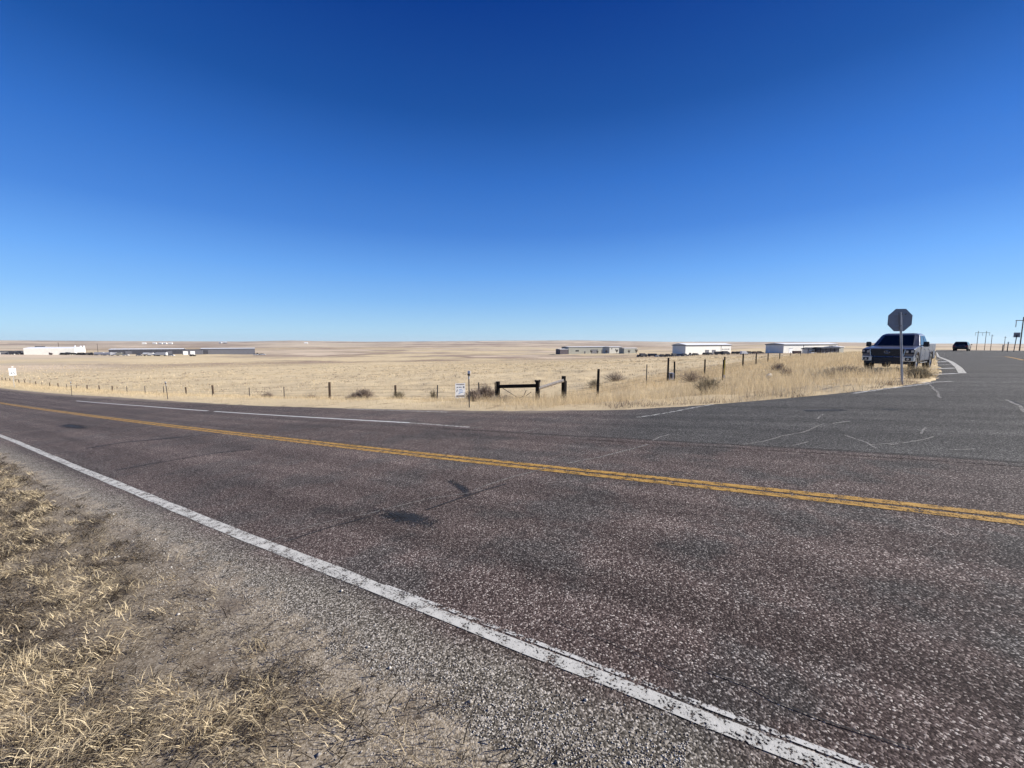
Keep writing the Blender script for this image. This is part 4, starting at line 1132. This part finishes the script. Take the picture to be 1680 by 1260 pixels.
# ------------------------------------------------------------------ vehicles and stores parked round the sheds
def yard_item(kind, px, row, Y, label, mat='white', rz=0.0, k=1.0, group=None):
    x, y = at(px, row, Y).x, Y
    T = empty(kind, (x, y, float(gz(x, y))), rz, label, {'box_trailer': 'trailer', 'tank': 'tank', 'yard_truck': 'truck', 'yard_car': 'car', 'stack': 'stack', 'loader': 'loader'}.get(kind, kind.replace('_', ' ')), group)
    P = M[mat]
    if kind == 'box_trailer':
        MB().box((0, 0, 2.45 * k), (11 * k, 2.6 * k, 2.7 * k)).build('cargo_box', P, T, .08)
        w = MB()
        for xx in (-4.2, -3.1, 3.6):
            for yy in (-1.05, 1.05): w.tube((xx * k, (yy - .2) * k, .55 * k), (xx * k, (yy + .2) * k, .55 * k), .55 * k, .55 * k, 12)
        w.build('wheels', M['black'], T)
        MB().box((0, 0, .95 * k), (10.4 * k, 1.2 * k, .26 * k)).build('chassis', M['plastic'], T)
    elif kind == 'yard_truck':
        MB().box((-1.4 * k, 0, 2.0 * k), (4.6 * k, 2.4 * k, 2.5 * k)).build('cargo_box', P, T, .06)
        c = MB().prism([(1.0, .7), (3.3, .7), (3.4, 1.5), (2.6, 1.7), (2.2, 2.6), (1.0, 2.7)], -1.1, 1.1)
        c.v = [(a * k, b * k, d * k) for a, b, d in c.v]
        c.build('cab', P, T, .06)
        MB().box((2.45 * k, 0, 2.12 * k), (.5 * k, 2.24 * k, .6 * k)).build('cab_window', M['glass'], T)
        for xx in (-2.6, 2.3):
            for yy in (-1.0, 1.0): MB().tube((xx * k, (yy - .18) * k, .5 * k), (xx * k, (yy + .18) * k, .5 * k), .5 * k, .5 * k, 12).build('wheel', M['black'], T)
    elif kind == 'yard_car':
        b = MB().prism([(2.2, .35), (2.25, .75), (1.2, .95), (-2.1, 1.0), (-2.2, .4)], -.9, .9)
        b.v = [(a * k, c * k, d * k) for a, c, d in b.v]; b.build('body', P, T, .06)
        b = MB().prism([(1.0, .93), (.3, 1.55), (-1.6, 1.6), (-2.0, .97)], -.78, .78)
        b.v = [(a * k, c * k, d * k) for a, c, d in b.v]; b.build('cabin', M['glass'], T, .05)
        for xx in (-1.4, 1.4):
            for yy in (-.8, .8): MB().tube((xx * k, (yy - .1) * k, .35 * k), (xx * k, (yy + .1) * k, .35 * k), .35 * k, .35 * k, 12).build('wheel', M['black'], T)
    elif kind == 'tank':
        MB().tube((-2.6 * k, 0, 2.0 * k), (2.6 * k, 0, 2.0 * k), 1.25 * k, 1.25 * k, 18).build('tank_shell', P, T)
        s_ = MB()
        for xx in (-1.7, 1.7): s_.box((xx * k, 0, .55 * k), (.5 * k, 1.8 * k, 1.1 * k))
        s_.build('cradle', M['dark_steel'], T)
    elif kind == 'stack':
        m = MB()
        for j in range(3):
            for i in range(5 - j):
                yy = 0
                m.tube(((i - (4 - j) / 2) * .95 * k, -2.5 * k, (.46 + j * .82) * k), ((i - (4 - j) / 2) * .95 * k, 2.5 * k, (.46 + j * .82) * k), .46 * k, .46 * k, 12)
        m.build('pipes', P, T)
    elif kind == 'loader':
        MB().box((0, 0, 1.25 * k), (3.4 * k, 1.7 * k, .9 * k)).build('body', P, T, .1)
        MB().box((-.5 * k, 0, 2.25 * k), (1.3 * k, 1.4 * k, 1.2 * k)).build('cab', M['glass'], T, .08)
        MB().tube((1.3 * k, 0, 1.4 * k), (3.2 * k, 0, 2.2 * k), .18 * k, .15 * k, 8).build('boom', P, T)
        for xx in (-1.2, 1.2):
            for yy in (-1.0, 1.0): MB().tube((xx * k, (yy - .22) * k, .7 * k), (xx * k, (yy + .22) * k, .7 * k), .7 * k, .7 * k, 12).build('wheel', M['black'], T)
    return T
Y_ = 585
for kind, px, Y, mat, rz, k, lab in (
    ('yard_truck', 24, Y_, 'wall_dark', .3, 1.3, 'dark truck between the low white shed and the long white building'),
    ('tank', 31, Y_ + 6, 'wall_dark', .2, 1.5, 'dark round tank at the left foot of the long white building'),
    ('box_trailer', 50, Y_ - 8, 'white', .15, .9, 'white trailer in front of the sloping left end of the long white building'),
    ('yard_car', 40, Y_ - 3, 'black', .4, 1.5, 'black car left of the white trailer near the left edge'),
    ('yard_truck', 63, Y_, 'wall_dark', .1, 1.0, 'dark truck right of the white trailer'),
    ('yard_car', 73, Y_, 'black', -.2, 1.5, 'black car in front of the long white building, left of the maroon truck'),
    ('yard_truck', 82, Y_ - 6, 'maroon', .1, .9, 'maroon truck in front of the long white building'),
    ('yard_truck', 95, Y_, 'wall_dark', .3, 1.05, 'dark truck right of the maroon truck'),
    ('yard_car', 105, Y_, 'black', .1, 1.7, 'black car in the gap between two dark trucks, right of the maroon truck'),
    ('yard_truck', 113, Y_, 'wall_dark', -.2, 1.0, 'dark truck below the vent stacks of the white building'),
    ('yard_car', 122, Y_, 'black', 0, 1.7, 'black car below the vent stacks of the white building'),
    ('stack', 132.5, Y_, 'dark_steel', .2, 1.25, 'dark pile of pipes at the right foot of the white building'),
    ('stack', 142.5, Y_, 'dark_steel', -.2, 1.2, 'second dark pile of pipes just right of the white building'),
    ('loader', 151, Y_, 'wall_dark', 0, 1.2, 'dark loader left of the row of white trailers'),
    ('box_trailer', 163, Y_, 'white', .05, 1.0, 'white trailer, first of the row before the dark shed'),
    ('box_trailer', 176, Y_, 'white', -.05, 1.0, 'white trailer, second of the row before the dark shed'),
    ('yard_truck', 189, Y_, 'white', .3, 1.2, 'white truck at the left end of the dark shed'),
    ('yard_truck', 198, Y_, 'wall_tan', .3, 1.2, 'tan truck beside a white truck before the dark shed'),
    ('yard_car', 206, Y_, 'white', .2, 1.5, 'white car before the left part of the dark shed'),
    ('yard_car', 228, Y_, 'white', 0, 1.5, 'white car before the middle of the dark shed'),
    ('tank', 240, Y_, 'white', .1, 1.25, 'white tank before the middle of the dark shed'),
    ('yard_truck', 250, Y_, 'white', .2, 1.2, 'white truck between the white tank and a long trailer'),
    ('box_trailer', 265, Y_, 'white', .05, 1.15, 'long white trailer before the right part of the dark shed'),
    ('yard_car', 281, Y_, 'white', .1, 1.6, 'white car right of the long white trailer'),
    ('yard_car', 316, Y_, 'black', .1, 1.5, 'black car before the lower grey shed'),
    ('loader', 423, Y_ + 65, 'wall_dark', .2, 1.1, 'dark loader at the right end of the long grey shed'),
    ('yard_car', 419.5, Y_ + 60, 'white', .2, 1.4, 'white car at the right corner of the long grey shed'),
    ('yard_car', 431, Y_ + 65, 'white', .2, 1.5, 'white car farthest right beyond the long grey shed')):
    yard_item(kind, px, 580, Y, lab, mat, rz, k * 1.15)
for kind, px, Y, mat, rz, k, lab in (
    ('yard_car', 1050, 318, 'wall_dark', .1, 1.15, 'dark car right of the faint tan panel'),
    ('yard_truck', 1056, 318, 'wall_dark', .3, .9, 'dark truck between the tan sheds and the left warehouse'),
    ('box_trailer', 1070, 318, 'wall_dark', 0, .62, 'low dark trailer left of the left warehouse'),
    ('yard_car', 1081, 300, 'white', .2, 1.1, 'white car left of the left warehouse'),
    ('yard_car', 1088, 296, 'wall_dark', .2, 1.2, 'dark car just left of the left warehouse'),
    ('yard_car', 1097, 292, 'black', .3, 1.2, 'black car at the left corner of the left warehouse'),
    ('yard_truck', 1107, 286, 'wall_dark', .4, .7, 'dark truck before the shaded end of the left warehouse'),
    ('yard_car', 1116, 284, 'blue', .2, 1.15, 'blue car before the shaded end of the left warehouse'),
    ('yard_car', 1124, 282, 'wall_grey', .2, 1.15, 'grey car at the near corner of the left warehouse'),
    ('loader', 1133, 284, 'wall_dark', .4, .75, 'dark loader before the bright wall of the left warehouse'),
    ('yard_car', 1141, 285, 'black', .3, 1.1, 'black car before the left part of the bright warehouse wall'),
    ('yard_car', 1158, 288, 'black', .3, 1.1, 'black car before the middle of the bright warehouse wall'),
    ('yard_car', 1165, 290, 'wall_grey', .2, 1.1, 'grey car before the middle of the bright warehouse wall'),
    ('box_trailer', 1180, 286, 'wall_dark', .1, .62, 'dark trailer before the right part of the left warehouse'),
    ('yard_truck', 1191, 284, 'wall_dark', .2, .8, 'dark truck at the right end of the left warehouse'),
    ('yard_car', 1206, 295, 'black', .2, 1.2, 'black car first in the gap between the two warehouses'),
    ('yard_car', 1213, 295, 'black', -.2, 1.2, 'black car in the gap between the two warehouses, nearer the left one'),
    ('yard_truck', 1221, 280, 'white', .2, .75, 'white truck in the gap between the two warehouses'),
    ('yard_car', 1230, 295, 'wall_dark', .2, 1.2, 'dark car in the gap between the two warehouses, right of the white truck'),
    ('yard_car', 1239, 295, 'maroon', .2, 1.1, 'dark red car in the gap between the two warehouses'),
    ('yard_car', 1247, 297, 'black', .2, 1.1, 'black car by the left corner of the right warehouse'),
    ('box_trailer', 1307, 286, 'maroon', .1, .55, 'low dark red trailer before the bright wall of the right warehouse'),
    ('yard_car', 1333, 286, 'white', .2, 1.1, 'white car before the small shed with the dark roof'),
    ('loader', 1351, 284, 'blue', .4, .7, 'blue loader before the dark open shed'),
    ('yard_car', 1360, 284, 'white', .3, 1.1, 'white car before the dark open shed')):
    yard_item(kind, px, 580, Y, lab, mat, rz, k)

# ------------------------------------------------------------------ grass and brush
def blades(root, h, w, lean, tint, bend=.35, yaw=None):
    """arrays of blade roots -> one mesh of bent tapering blades (5 vertices, quad + tip)"""
    n = len(root)
    a = rng.uniform(0, 2 * np.pi, n) if yaw is None else yaw
    d = np.stack([np.cos(a), np.sin(a), np.zeros(n)], 1)
    f = rng.uniform(0, 2 * np.pi, n)
    sd_ = np.stack([np.cos(f), np.sin(f), np.zeros(n)], 1)
    up = np.array([0, 0, 1.0])
    mid = root + d * (h * lean * .4)[:, None] + up * (h * .55 * np.sqrt(np.maximum(.02, 1 - (lean * .8) ** 2)))[:, None]
    tip = root + d * (h * lean)[:, None] + up * (h * np.sqrt(np.maximum(.004, 1 - np.minimum(.998, lean) ** 2)))[:, None]
    hw = (w / 2)[:, None]
    V = np.stack([root - sd_ * hw, root + sd_ * hw, mid - sd_ * hw * .8, mid + sd_ * hw * .8, tip - sd_ * hw * .15, tip + sd_ * hw * .15], 1).reshape(-1, 3)
    b = np.arange(n)[:, None] * 6
    Fq = np.concatenate([b + np.array([[0, 1, 3, 2]]), b + np.array([[2, 3, 5, 4]])], 1).reshape(-1)
    return V, Fq, np.repeat(tint, 6)

def grass_obj(name, parts, mat, label, cat='grass'):
    V = np.concatenate([p[0] for p in parts]); off = 0; Fs = []; T = []
    for p in parts:
        Fs.append(p[1] + off); off += len(p[0]); T.append(p[2])
    o = np_mesh(name, V, np.concatenate(Fs), 4, M[mat], attr=np.concatenate(T))
    return tag(o, label, cat, kind='stuff')

def rootz(x, y, sink=.01): return np.stack([x, y, gzf(x, y) - sink], 1)

# (a) the near verge: mown straw lying about, upright tufts, dark litter
def near_field(n, tlo, thi, slo, shi, p=2.0):
    s = slo + (shi - slo) * rng.random(n) ** p
    t = tlo + (thi - tlo) * rng.random(n)
    return s, t
litter_edge = lambda s: np.interp(s, [0, .8, 1.3, 2.2, 4.3, 7, 30], [1.26, 1.26, 1.24, 1.28, 1.36, 1.4, 1.42])
parts = []; parts2 = []
# upright and leaning tufts
nc = 4200
s, t = near_field(nc, -1.6, 1.3, .2, 26, 2.1)
dn = vnoise(s / .55 + 3, t / .4) + .6 * vnoise(s / .2, t / .2 + 7)
lim = litter_edge(s)
keep = (t < lim - .12 - .25 * rng.random(nc)) & (dn + (lim - t) * .55 > .42 + .4 * rng.random(nc))
s, t = s[keep], t[keep]
for j in range(15):
    ss_ = s + rng.normal(0, .035, len(s)); tt_ = t + rng.normal(0, .03, len(s))
    x, y = xy(ss_, tt_)
    h = rng.uniform(.03, .11, len(s)) * np.clip(.6 + (lim[keep] - t) * .55, .5, 1.3)
    lean = np.clip(rng.normal(.62, .28, len(s)), .05, .99)
    tn = np.clip(rng.normal(.55, .25, len(s)) , 0, 1)
    parts.append(blades(rootz(x, y), h, rng.uniform(.002, .0044, len(s)), lean, np.clip(tn + .15, 0, 1)))
# lying straw combed in wisps, thickest away from the road
def combed(n, dens, hlo, hhi, wlo, whi, spread, smin, tlim, tn_m, tn_s, lift=.02, fine=1.0):
    nc = n // 14
    s, t = near_field(nc, -1.7, 1.6, .2, 26, 2.0)
    d = vnoise(s / (.5 * fine) + 13, t / (.22 * fine)) + .6 * vnoise(s / (.16 * fine), t / (.11 * fine) + 7)
    lim = litter_edge(s) + tlim
    k = (t < lim - .12 * rng.random(nc)) & (d + np.minimum(.9, (lim - t) * 1.0) > dens + rng.normal(.0, .28, nc))
    s, t = s[k], t[k]
    yaw = math.radians(24) + .75 * vnoise(s / .45 + 2, t / .35) + rng.normal(0, .22, len(s)) + np.pi * (rng.random(len(s)) < .5)
    base_t = np.clip(rng.normal(tn_m, tn_s, len(s)), 0, 1)
    L = 14
    s = np.repeat(s, L); t = np.repeat(t, L); yaw = np.repeat(yaw, L) + rng.normal(0, spread, len(s)); base_t = np.repeat(base_t, L)
    m = len(s)
    sc_ = np.clip(.7 + s * .10, .7, 2.2)
    s = s + rng.normal(0, .06, m) * sc_; t = t + rng.normal(0, .03, m)
    x, y = xy(s, t)
    r0 = rootz(x, y, -.003); r0[:, 2] += rng.random(m) ** 2 * lift + np.maximum(0, .012 * (t > 1.25))
    return blades(r0, rng.uniform(hlo, hhi, m), rng.uniform(wlo, whi, m) * sc_, np.clip(rng.normal(.975, .03, m), .75, .9995), np.clip(base_t + rng.normal(0, .2, m), 0, 1), yaw=yaw)
parts.append(combed(200000, .56, .03, .12, .0020, .0046, .6, .2, -.12, .70, .28, .016))
parts.append(combed(50000, .85, .03, .12, .0014, .0030, .8, .2, .12, .6, .25, .008))
grass_obj('dry_verge_grass', parts, 'straw', 'mown straw and dry tufts on the near verge')
parts = [combed(170000, .44, .02, .11, .0020, .0052, .7, .2, .0, .16, .2, .016, .7), combed(80000, .80, .02, .09, .0022, .0052, 1.0, .2, .26, .25, .25, .006, .6)]
# coarse dark stalks lying on the bare dirt
n = 9000
s, t = near_field(n, -.9, 1.55, .2, 14, 1.9)
lim = litter_edge(s)
k = (t < lim + .10) & (vnoise(s / .4 + 31, t / .25) + .6 * vnoise(s / .13, t / .1 + 27) > rng.normal(.1, .35, n))
s, t = s[k], t[k]; n = len(s); x, y = xy(s, t)
r0 = rootz(x, y, -.004); r0[:, 2] += .006 * rng.random(n) + .008 * (t > 1.0)
parts.append(blades(r0, rng.uniform(.03, .15, n), rng.uniform(.003, .0065, n), np.clip(rng.normal(.97, .04, n), .7, .9995), np.clip(rng.normal(.08, .12, n), 0, 1), yaw=math.radians(24) + rng.normal(0, .6, n) + np.pi * (rng.random(n) < .5)))
grass_obj('dead_litter', parts, 'litter', 'dark dead stalks strewn on the near dirt', 'litter')
# loose stones on the dirt and the shoulder
n = 26000
s, t = near_field(n, -.6, 1.0, .2, 12, 1.9)
t = np.where(rng.random(n) < .6, rng.normal(1.38, .16, n), t + .4)
rad = np.where(rng.random(n) < .003, rng.uniform(.008, .016, n), rng.uniform(.0018, .0055, n))
x, y = xy(s, t)
zz = np.where(t > 1.3, gz(x, y) + LIFT_MAIN, gzf(x, y))
ico = np.array([(1, 0, 0), (-1, 0, 0), (0, 1, 0), (0, -1, 0), (0, 0, .7), (0, 0, -.7)], float)
ifc = np.array([(0, 2, 4), (2, 1, 4), (1, 3, 4), (3, 0, 4), (2, 0, 5), (1, 2, 5), (3, 1, 5), (0, 3, 5)])
V = (ico[None] * rng.uniform(.7, 1.2, (n, 6, 1)) * rad[:, None, None]) + np.stack([x, y, zz + rad * .35], 1)[:, None]
Fq = (ifc[None] + np.arange(n)[:, None, None] * 6).reshape(-1)
st_m = blade_mat('loose_stones', (.12, .10, .085), (.62, .58, .52), 0.0)
tag(np_mesh('gravel', V.reshape(-1, 3), Fq, 3, st_m, attr=np.repeat(rng.random(n) ** 1.2, 6)), 'loose stones on the near shoulder', 'gravel', kind='stuff')

# (b) far verge and the tall grass in the corner between the roads
def scatter_poly(n, box):
    x = rng.uniform(box[0], box[1], n); y = rng.uniform(box[2], box[3], n)
    return x, y
parts = []
# along the main road, left: low, thinning with distance
n = 60000
s = 6 + 190 * rng.random(n) ** 1.9; t = 10.2 + 10.5 * rng.random(n)
x, y = xy(s, t)
fe = np.interp(s, ss, far_t)
dn = vnoise(x / 1.6, y / 1.4) + .5 * vnoise(x / .5, y / .5)
keep = (t > fe + .06) & (dn + .5 > rng.normal(.1, .4, n))
s, t, x, y = s[keep], t[keep], x[keep], y[keep]; n = len(s)
far_k = np.clip(np.hypot(x, y) / 25, .7, 4)
hh = rng.uniform(.10, .30, n) * (1 + .4 * vnoise(x / 3, y / 3)) * np.clip(.5 + (t - 10.5) * .15, .5, 1.2)
parts.append(blades(rootz(x, y), hh, .006 * far_k * rng.uniform(.7, 1.5, n), np.clip(rng.normal(.45, .25, n), .02, .95), np.clip(rng.normal(.62, .22, n), 0, 1)))
grass_obj('roadside_grass', parts, 'tall', 'short dry grass along the far verge of the main road')
parts = []
n = 380000
x = rng.uniform(-3, 72, n); y = 11 + 62 * rng.random(n) ** 1.5
s, t = st(x, y)
# keep to the wedge between pavement, fence and a little beyond
fx = x - bx; fy = y - by
beyond = (fy - fx) / 1.414                   # metres past the side fence line (positive = field side)
k = (beyond < 5) & (t > 10.9) & (s < 11) & ~paved(x, y)
x, y, s, t, beyond = x[k], y[k], s[k], t[k], beyond[k]
dn = vnoise(x / 2.2 + 5, y / 2.0) + .6 * vnoise(x / .7, y / .7)
k = dn + .75 - .25 * sm(beyond, 1, 5) > rng.normal(.2, .45, len(x))
x, y, s, t, beyond, dn = x[k], y[k], s[k], t[k], beyond[k], dn[k]
n = len(x)
edge_l = sm(t - np.interp(s, [-4.4, -2.4, 0, 2.2, 4.1, 7, 11], [18.7, 16.2, 14.3, 12.6, 11.5, 10.95, 10.8]), 0, 2.6)
hh = rng.uniform(.20, .60, n) * (.30 + .70 * edge_l) * (1 + .3 * vnoise(x / 4 + 9, y / 4)) * (1 - .45 * sm(beyond, 0, 5))
# trodden round the parked truck and the sign
dt_ = np.hypot(x - _tx + .4, y - _ty + .3)
hh *= .38 + .62 * sm(dt_, 2.0, 5.0)
far_k = np.clip(np.hypot(x, y) / 20, .7, 3)
parts.append(blades(rootz(x, y), hh, .0055 * far_k * rng.uniform(.7, 1.6, n), np.clip(rng.normal(.34, .2, n), .02, .95), np.clip(rng.normal(.55, .22, n) + .12 * dn, 0, 1)))
grass_obj('tall_dry_grass', parts, 'tall', 'tall dry grass filling the corner between the two roads')
# brown weeds at the kerb of the corner
n = 16000
x = rng.uniform(3, 14, n); y = rng.uniform(11, 20, n)
s, t = st(x, y)
e0 = t - np.interp(s, [-4.4, -2.4, 0, 2.2, 4.1, 7], [18.7, 16.2, 14.3, 12.6, 11.5, 10.95])
k = (e0 > .02) & (e0 < 2.2) & ~paved(x, y) & (vnoise(x / .8, y / .8) + .5 * vnoise(x / .3, y / .3) + .5 * (1 - e0) > rng.normal(.2, .25, n))
x, y = x[k], y[k]; n = len(x)
grass_obj('brown_weeds', [blades(rootz(x, y), rng.uniform(.06, .26, n), rng.uniform(.005, .014, n), np.clip(rng.normal(.6, .25, n), .05, .98), np.clip(rng.normal(.4, .3, n), 0, 1))], 'twig', 'low brown weeds edging the grassy corner', 'weeds')

# (c) the open field: tufts that thin out with distance
parts = []
for r0_, r1_, n, hmin, hmax, wk in ((19, 60, 52000, .10, .34, .012), (60, 160, 60000, .12, .34, .05), (160, 420, 60000, .15, .42, .16)):
    a = rng.uniform(math.radians(-58), math.radians(50), n)
    r = np.sqrt(rng.uniform(r0_ ** 2, r1_ ** 2, n)) if r0_ > 50 else r0_ + (r1_ - r0_) * rng.random(n)
    x, y = r * np.sin(a), r * np.cos(a)
    s, t = st(x, y)
    past = ((y - by) - (x - bx)) / 1.414
    k = ((t > 17) & (s > 5) | (past > 0)) & (t > 12.5) & ~paved(x, y) & (past > -1) & (t > 15)
    dn = vnoise(x / (3 + r0_ * .1), y / (3 + r0_ * .1)) + .5 * vnoise(x / 1.2, y / 1.2)
    k &= dn > rng.normal(-.15, .35, n)
    x, y, dn = x[k], y[k], dn[k]; n = len(x)
    parts.append(blades(rootz(x, y, .03), rng.uniform(hmin, hmax, n), wk * rng.uniform(.6, 1.6, n), np.clip(rng.normal(.35, .2, n), .02, .9), np.clip(rng.normal(.58, .26, n) + .1 * dn, 0, 1)))
wp = []
for r0_, r1_, n in ((22, 70, 1500), (70, 220, 2600)):
    a = rng.uniform(math.radians(-56), math.radians(48), n); r = r0_ + (r1_ - r0_) * rng.random(n)
    x, y = r * np.sin(a), r * np.cos(a); s, t = st(x, y); past = ((y - by) - (x - bx)) / 1.414
    k = (t > 20) & (past > 1) & (vnoise(x / 9, y / 7) > rng.normal(.1, .35, n))
    x, y, r = x[k], y[k], r[k]
    x = np.repeat(x, 16) + rng.normal(0, .28, len(x) * 16); y = np.repeat(y, 16) + rng.normal(0, .18, len(y) * 16); r = np.repeat(r, 16)
    wp.append(blades(rootz(x, y, .02), rng.uniform(.08, .3, len(x)), .0005 * r * rng.uniform(.6, 1.4, len(x)), np.clip(rng.normal(.5, .25, len(x)), .02, .95), np.clip(rng.normal(.45, .3, len(x)), 0, 1)))
grass_obj('prairie_weeds', wp, 'twig', 'brown weed clumps dotted over the open field', 'weeds')
grass_obj('prairie_grass', parts, 'tall', 'dry prairie grass tufts across the open field')

def bush(px, row, hgt, wid, label, n=420, mat='twig', Y=None, name='dry_bush', squash=1.0, lean=0.0):
    if Y is None: x, y = FENCE_AT(px)
    else: x, y = at(px, row, Y).x, Y
    g = G(x, y)
    T = empty(name, (x, y, g), 0, label, 'bush', None)
    r_ = np.random.default_rng(int(px * 7))
    vs = []; fs = []; tn = []
    def twig(p, q, w0, w1, tv):
        d = q - p; a = np.cross(d, r_.normal(size=3)); a /= max(1e-6, np.linalg.norm(a))
        b0 = len(vs)
        vs.extend([p - a * w0, p + a * w0, q + a * w1, q - a * w1]); fs.append([b0, b0 + 1, b0 + 2, b0 + 3]); tn.extend([tv] * 4)
    for i in range(n):
        a = r_.uniform(0, 2 * np.pi); e = r_.uniform(.05, 1.0)
        d = np.array([np.cos(a) * e * wid / 2 + lean, np.sin(a) * e * wid / 2, hgt * (1 - .45 * e * e) * r_.uniform(.55, 1.05)])
        p0 = np.array([r_.normal(0, wid * .07), r_.normal(0, wid * .07), -.03])
        p1 = p0 + d * .45 + r_.normal(0, .03, 3); p2 = p0 + d + r_.normal(0, .06, 3)
        tv = float(np.clip(r_.normal(.35, .25), 0, 1))
        twig(p0, p1, .007, .006, tv); twig(p1, p2, .006, .003, tv)
        for q_ in range(4):
            f = r_.uniform(.35, 1); b = p1 + (p2 - p1) * f
            twig(b, b + r_.normal(0, .07, 3) + np.array([0, 0, .05]), .005, .003, float(np.clip(tv + .15, 0, 1)))
    o = np_mesh('twigs', np.array(vs), np.array(fs).ravel(), 4, M[mat], attr=np.array(tn)); o.parent = T
    st_ = MB()
    for i in range(5): st_.tube((0, 0, -.1), (r_.normal(0, wid * .15), r_.normal(0, wid * .15), hgt * .45), .02, .008, 5)
    st_.build('stems', M['bark'], T)
    return T
bush(596, 655, .85, 1.7, 'large grey-brown bush behind the fence left of centre, its shadow to the left', 520, lean=.0)
bush(581, 656, .40, 1.5, 'low dark bush tight against the left of the large grey-brown bush', 260)
bush(439, 655, .48, 1.1, 'small dark bush by the fence right of a thin post, left of centre', 260)
bush(510, 655, .38, .9, 'small low bush by the fence left of the thick fence post', 180)
bush(655, 655, .60, 1.1, 'thin grey bush wrapped round a fence post right of the large bush', 170, 'sage')
bush(711, 657, .75, .7, 'thin upright weed by the fence left of the white notice', 90, 'sage')
bush(797, 656, 1.0, 1.5, 'dark bush packed against the left post of the timber brace', 560)
bush(826, 656, .32, 2.2, 'low dark tangle of brush that also stands for the shadow strip under the timber brace', 420, Y=21.5)  # dark twigs also stand in for the shaded strip on the ground below the rail
bush(776, 660, .55, .8, 'low tangle of dark brush at the foot of the tall marker post', 220, Y=18.5)
bush(1160, 640, .95, 1.5, 'round brown bush in the tall grass at the corner', 260, 'sage', Y=19.5)
bush(1135, 610, .9, 2.4, 'spreading mauve-brown bush in front of the fence at the corner', 170, 'twig', Y=30)
bush(1278, 600, .8, 1.2, 'thin brown weed clump in the tall grass right of the pale stone', 160, 'twig', Y=29)
bush(1292, 612, .5, .9, 'small brown weed close below the thin weed clump', 120, 'twig', Y=24)
bush(1392, 607, .45, 1.8, 'low dark bush in the shade left of the pickup truck', 420, 'twig', Y=20.5)
bush(1376, 609, .38, 1.4, 'second low dark bush farther left of the pickup truck', 260, 'twig', Y=20.3)
bush(1506, 622, .42, .9, 'reddish dry clump at the foot of the octagonal sign', 260, 'sage', Y=15.2)
bush(975, 612, .7, 1.3, 'pale thin bush behind the fence right of the timber brace', 150, 'sage', Y=29)
bush(1010, 614, .8, 2.2, 'brown scrub behind the fence, left of the post with the white box', 200, 'twig', Y=34)

def bare_tree(px, row, Y, hgt, label):
    x, y = at(px, row, Y).x, Y
    g = float(gz(x, y))
    T = empty('bare_tree', (x, y, g), 0, label, 'tree', 'small bare trees by the sheds')
    r_ = np.random.default_rng(int(px))
    MB().tube((0, 0, -.3), (0, 0, hgt * .5), hgt * .035, hgt * .02, 7).build('trunk', M['bark'], T)
    m = MB()
    for i in range(70):
        a = r_.uniform(0, 6.28); b = Vector((0, 0, hgt * r_.uniform(.2, .5))); d = Vector((math.cos(a) * hgt * .28, math.sin(a) * hgt * .28, hgt * r_.uniform(.15, .5)))
        p = b + d * r_.uniform(.4, 1)
        m.tube(b, p, hgt * .012, hgt * .006, 4, False)
        for j in range(4): m.tube(p, p + Vector(r_.normal(0, hgt * .06, 3)) + Vector((0, 0, hgt * .05)), hgt * .007, hgt * .004, 4, False)
    m.build('crown', M['bark'], T)
for px, Y, h_, lab in ((970, 540, 6.2, 'small bare tree before the long tan shed'), (980, 540, 5.2, 'small bare tree before the long tan shed, nearer the white end'), (995, 538, 5.8, 'small bare tree at the junction of the tan shed and the white shed'), (1012, 538, 6.4, 'small bare tree before the white shed'), (1032, 505, 5.8, 'small bare tree before the faint tan panel'), (1044, 500, 6.4, 'small bare tree right of the faint tan panel')):
    bare_tree(px, 578, Y, h_, lab)

# pale stone in the grass
x, y = at(1262, 617.5, 24).x, 24
bm = bmesh.new(); bmesh.ops.create_icosphere(bm, subdivisions=3, radius=.16)
for v in bm.verts:
    k = 1 + .22 * float(vnoise(v.co.x * 9 + 4, v.co.y * 9 + v.co.z * 7)); v.co = Vector((v.co.x * 1.25 * k, v.co.y * k, v.co.z * .95 * k))
me = bpy.data.meshes.new('stone'); bm.to_mesh(me); bm.free(); me.materials.append(M['stone'])
stn = bpy.data.objects.new('stone', me); COL.objects.link(stn)
stn.location = (x, y, max(G(x, y) + .1, at(1262, 617, 24).z))
tag(stn, 'pale rounded stone showing through the tall grass', 'stone')

# ------------------------------------------------------------------ the air: a thin even haze that pales the far hills
hz = MB().box((0, 0, 0), (19000, 19000, 1)).build('haze', M['white'])
hz.location = (0, 0, 5); hz.scale = (1, 1, 190)
hm = bpy.data.materials.new('haze'); hm.use_nodes = True
hn = hm.node_tree
for nd in list(hn.nodes):
    if nd.type == 'BSDF_PRINCIPLED': hn.nodes.remove(nd)
pv_ = hn.nodes.new('ShaderNodeVolumePrincipled')
pv_.inputs['Color'].default_value = (.80, .86, .95, 1)
pv_.inputs['Density'].default_value = 3.4e-5
pv_.inputs['Anisotropy'].default_value = .2
hn.links.new(pv_.outputs[0], hn.nodes['Material Output'].inputs['Volume'])
hz.data.materials.clear(); hz.data.materials.append(hm)
tag(hz, 'thin pale haze over the plain', 'haze', kind='stuff')
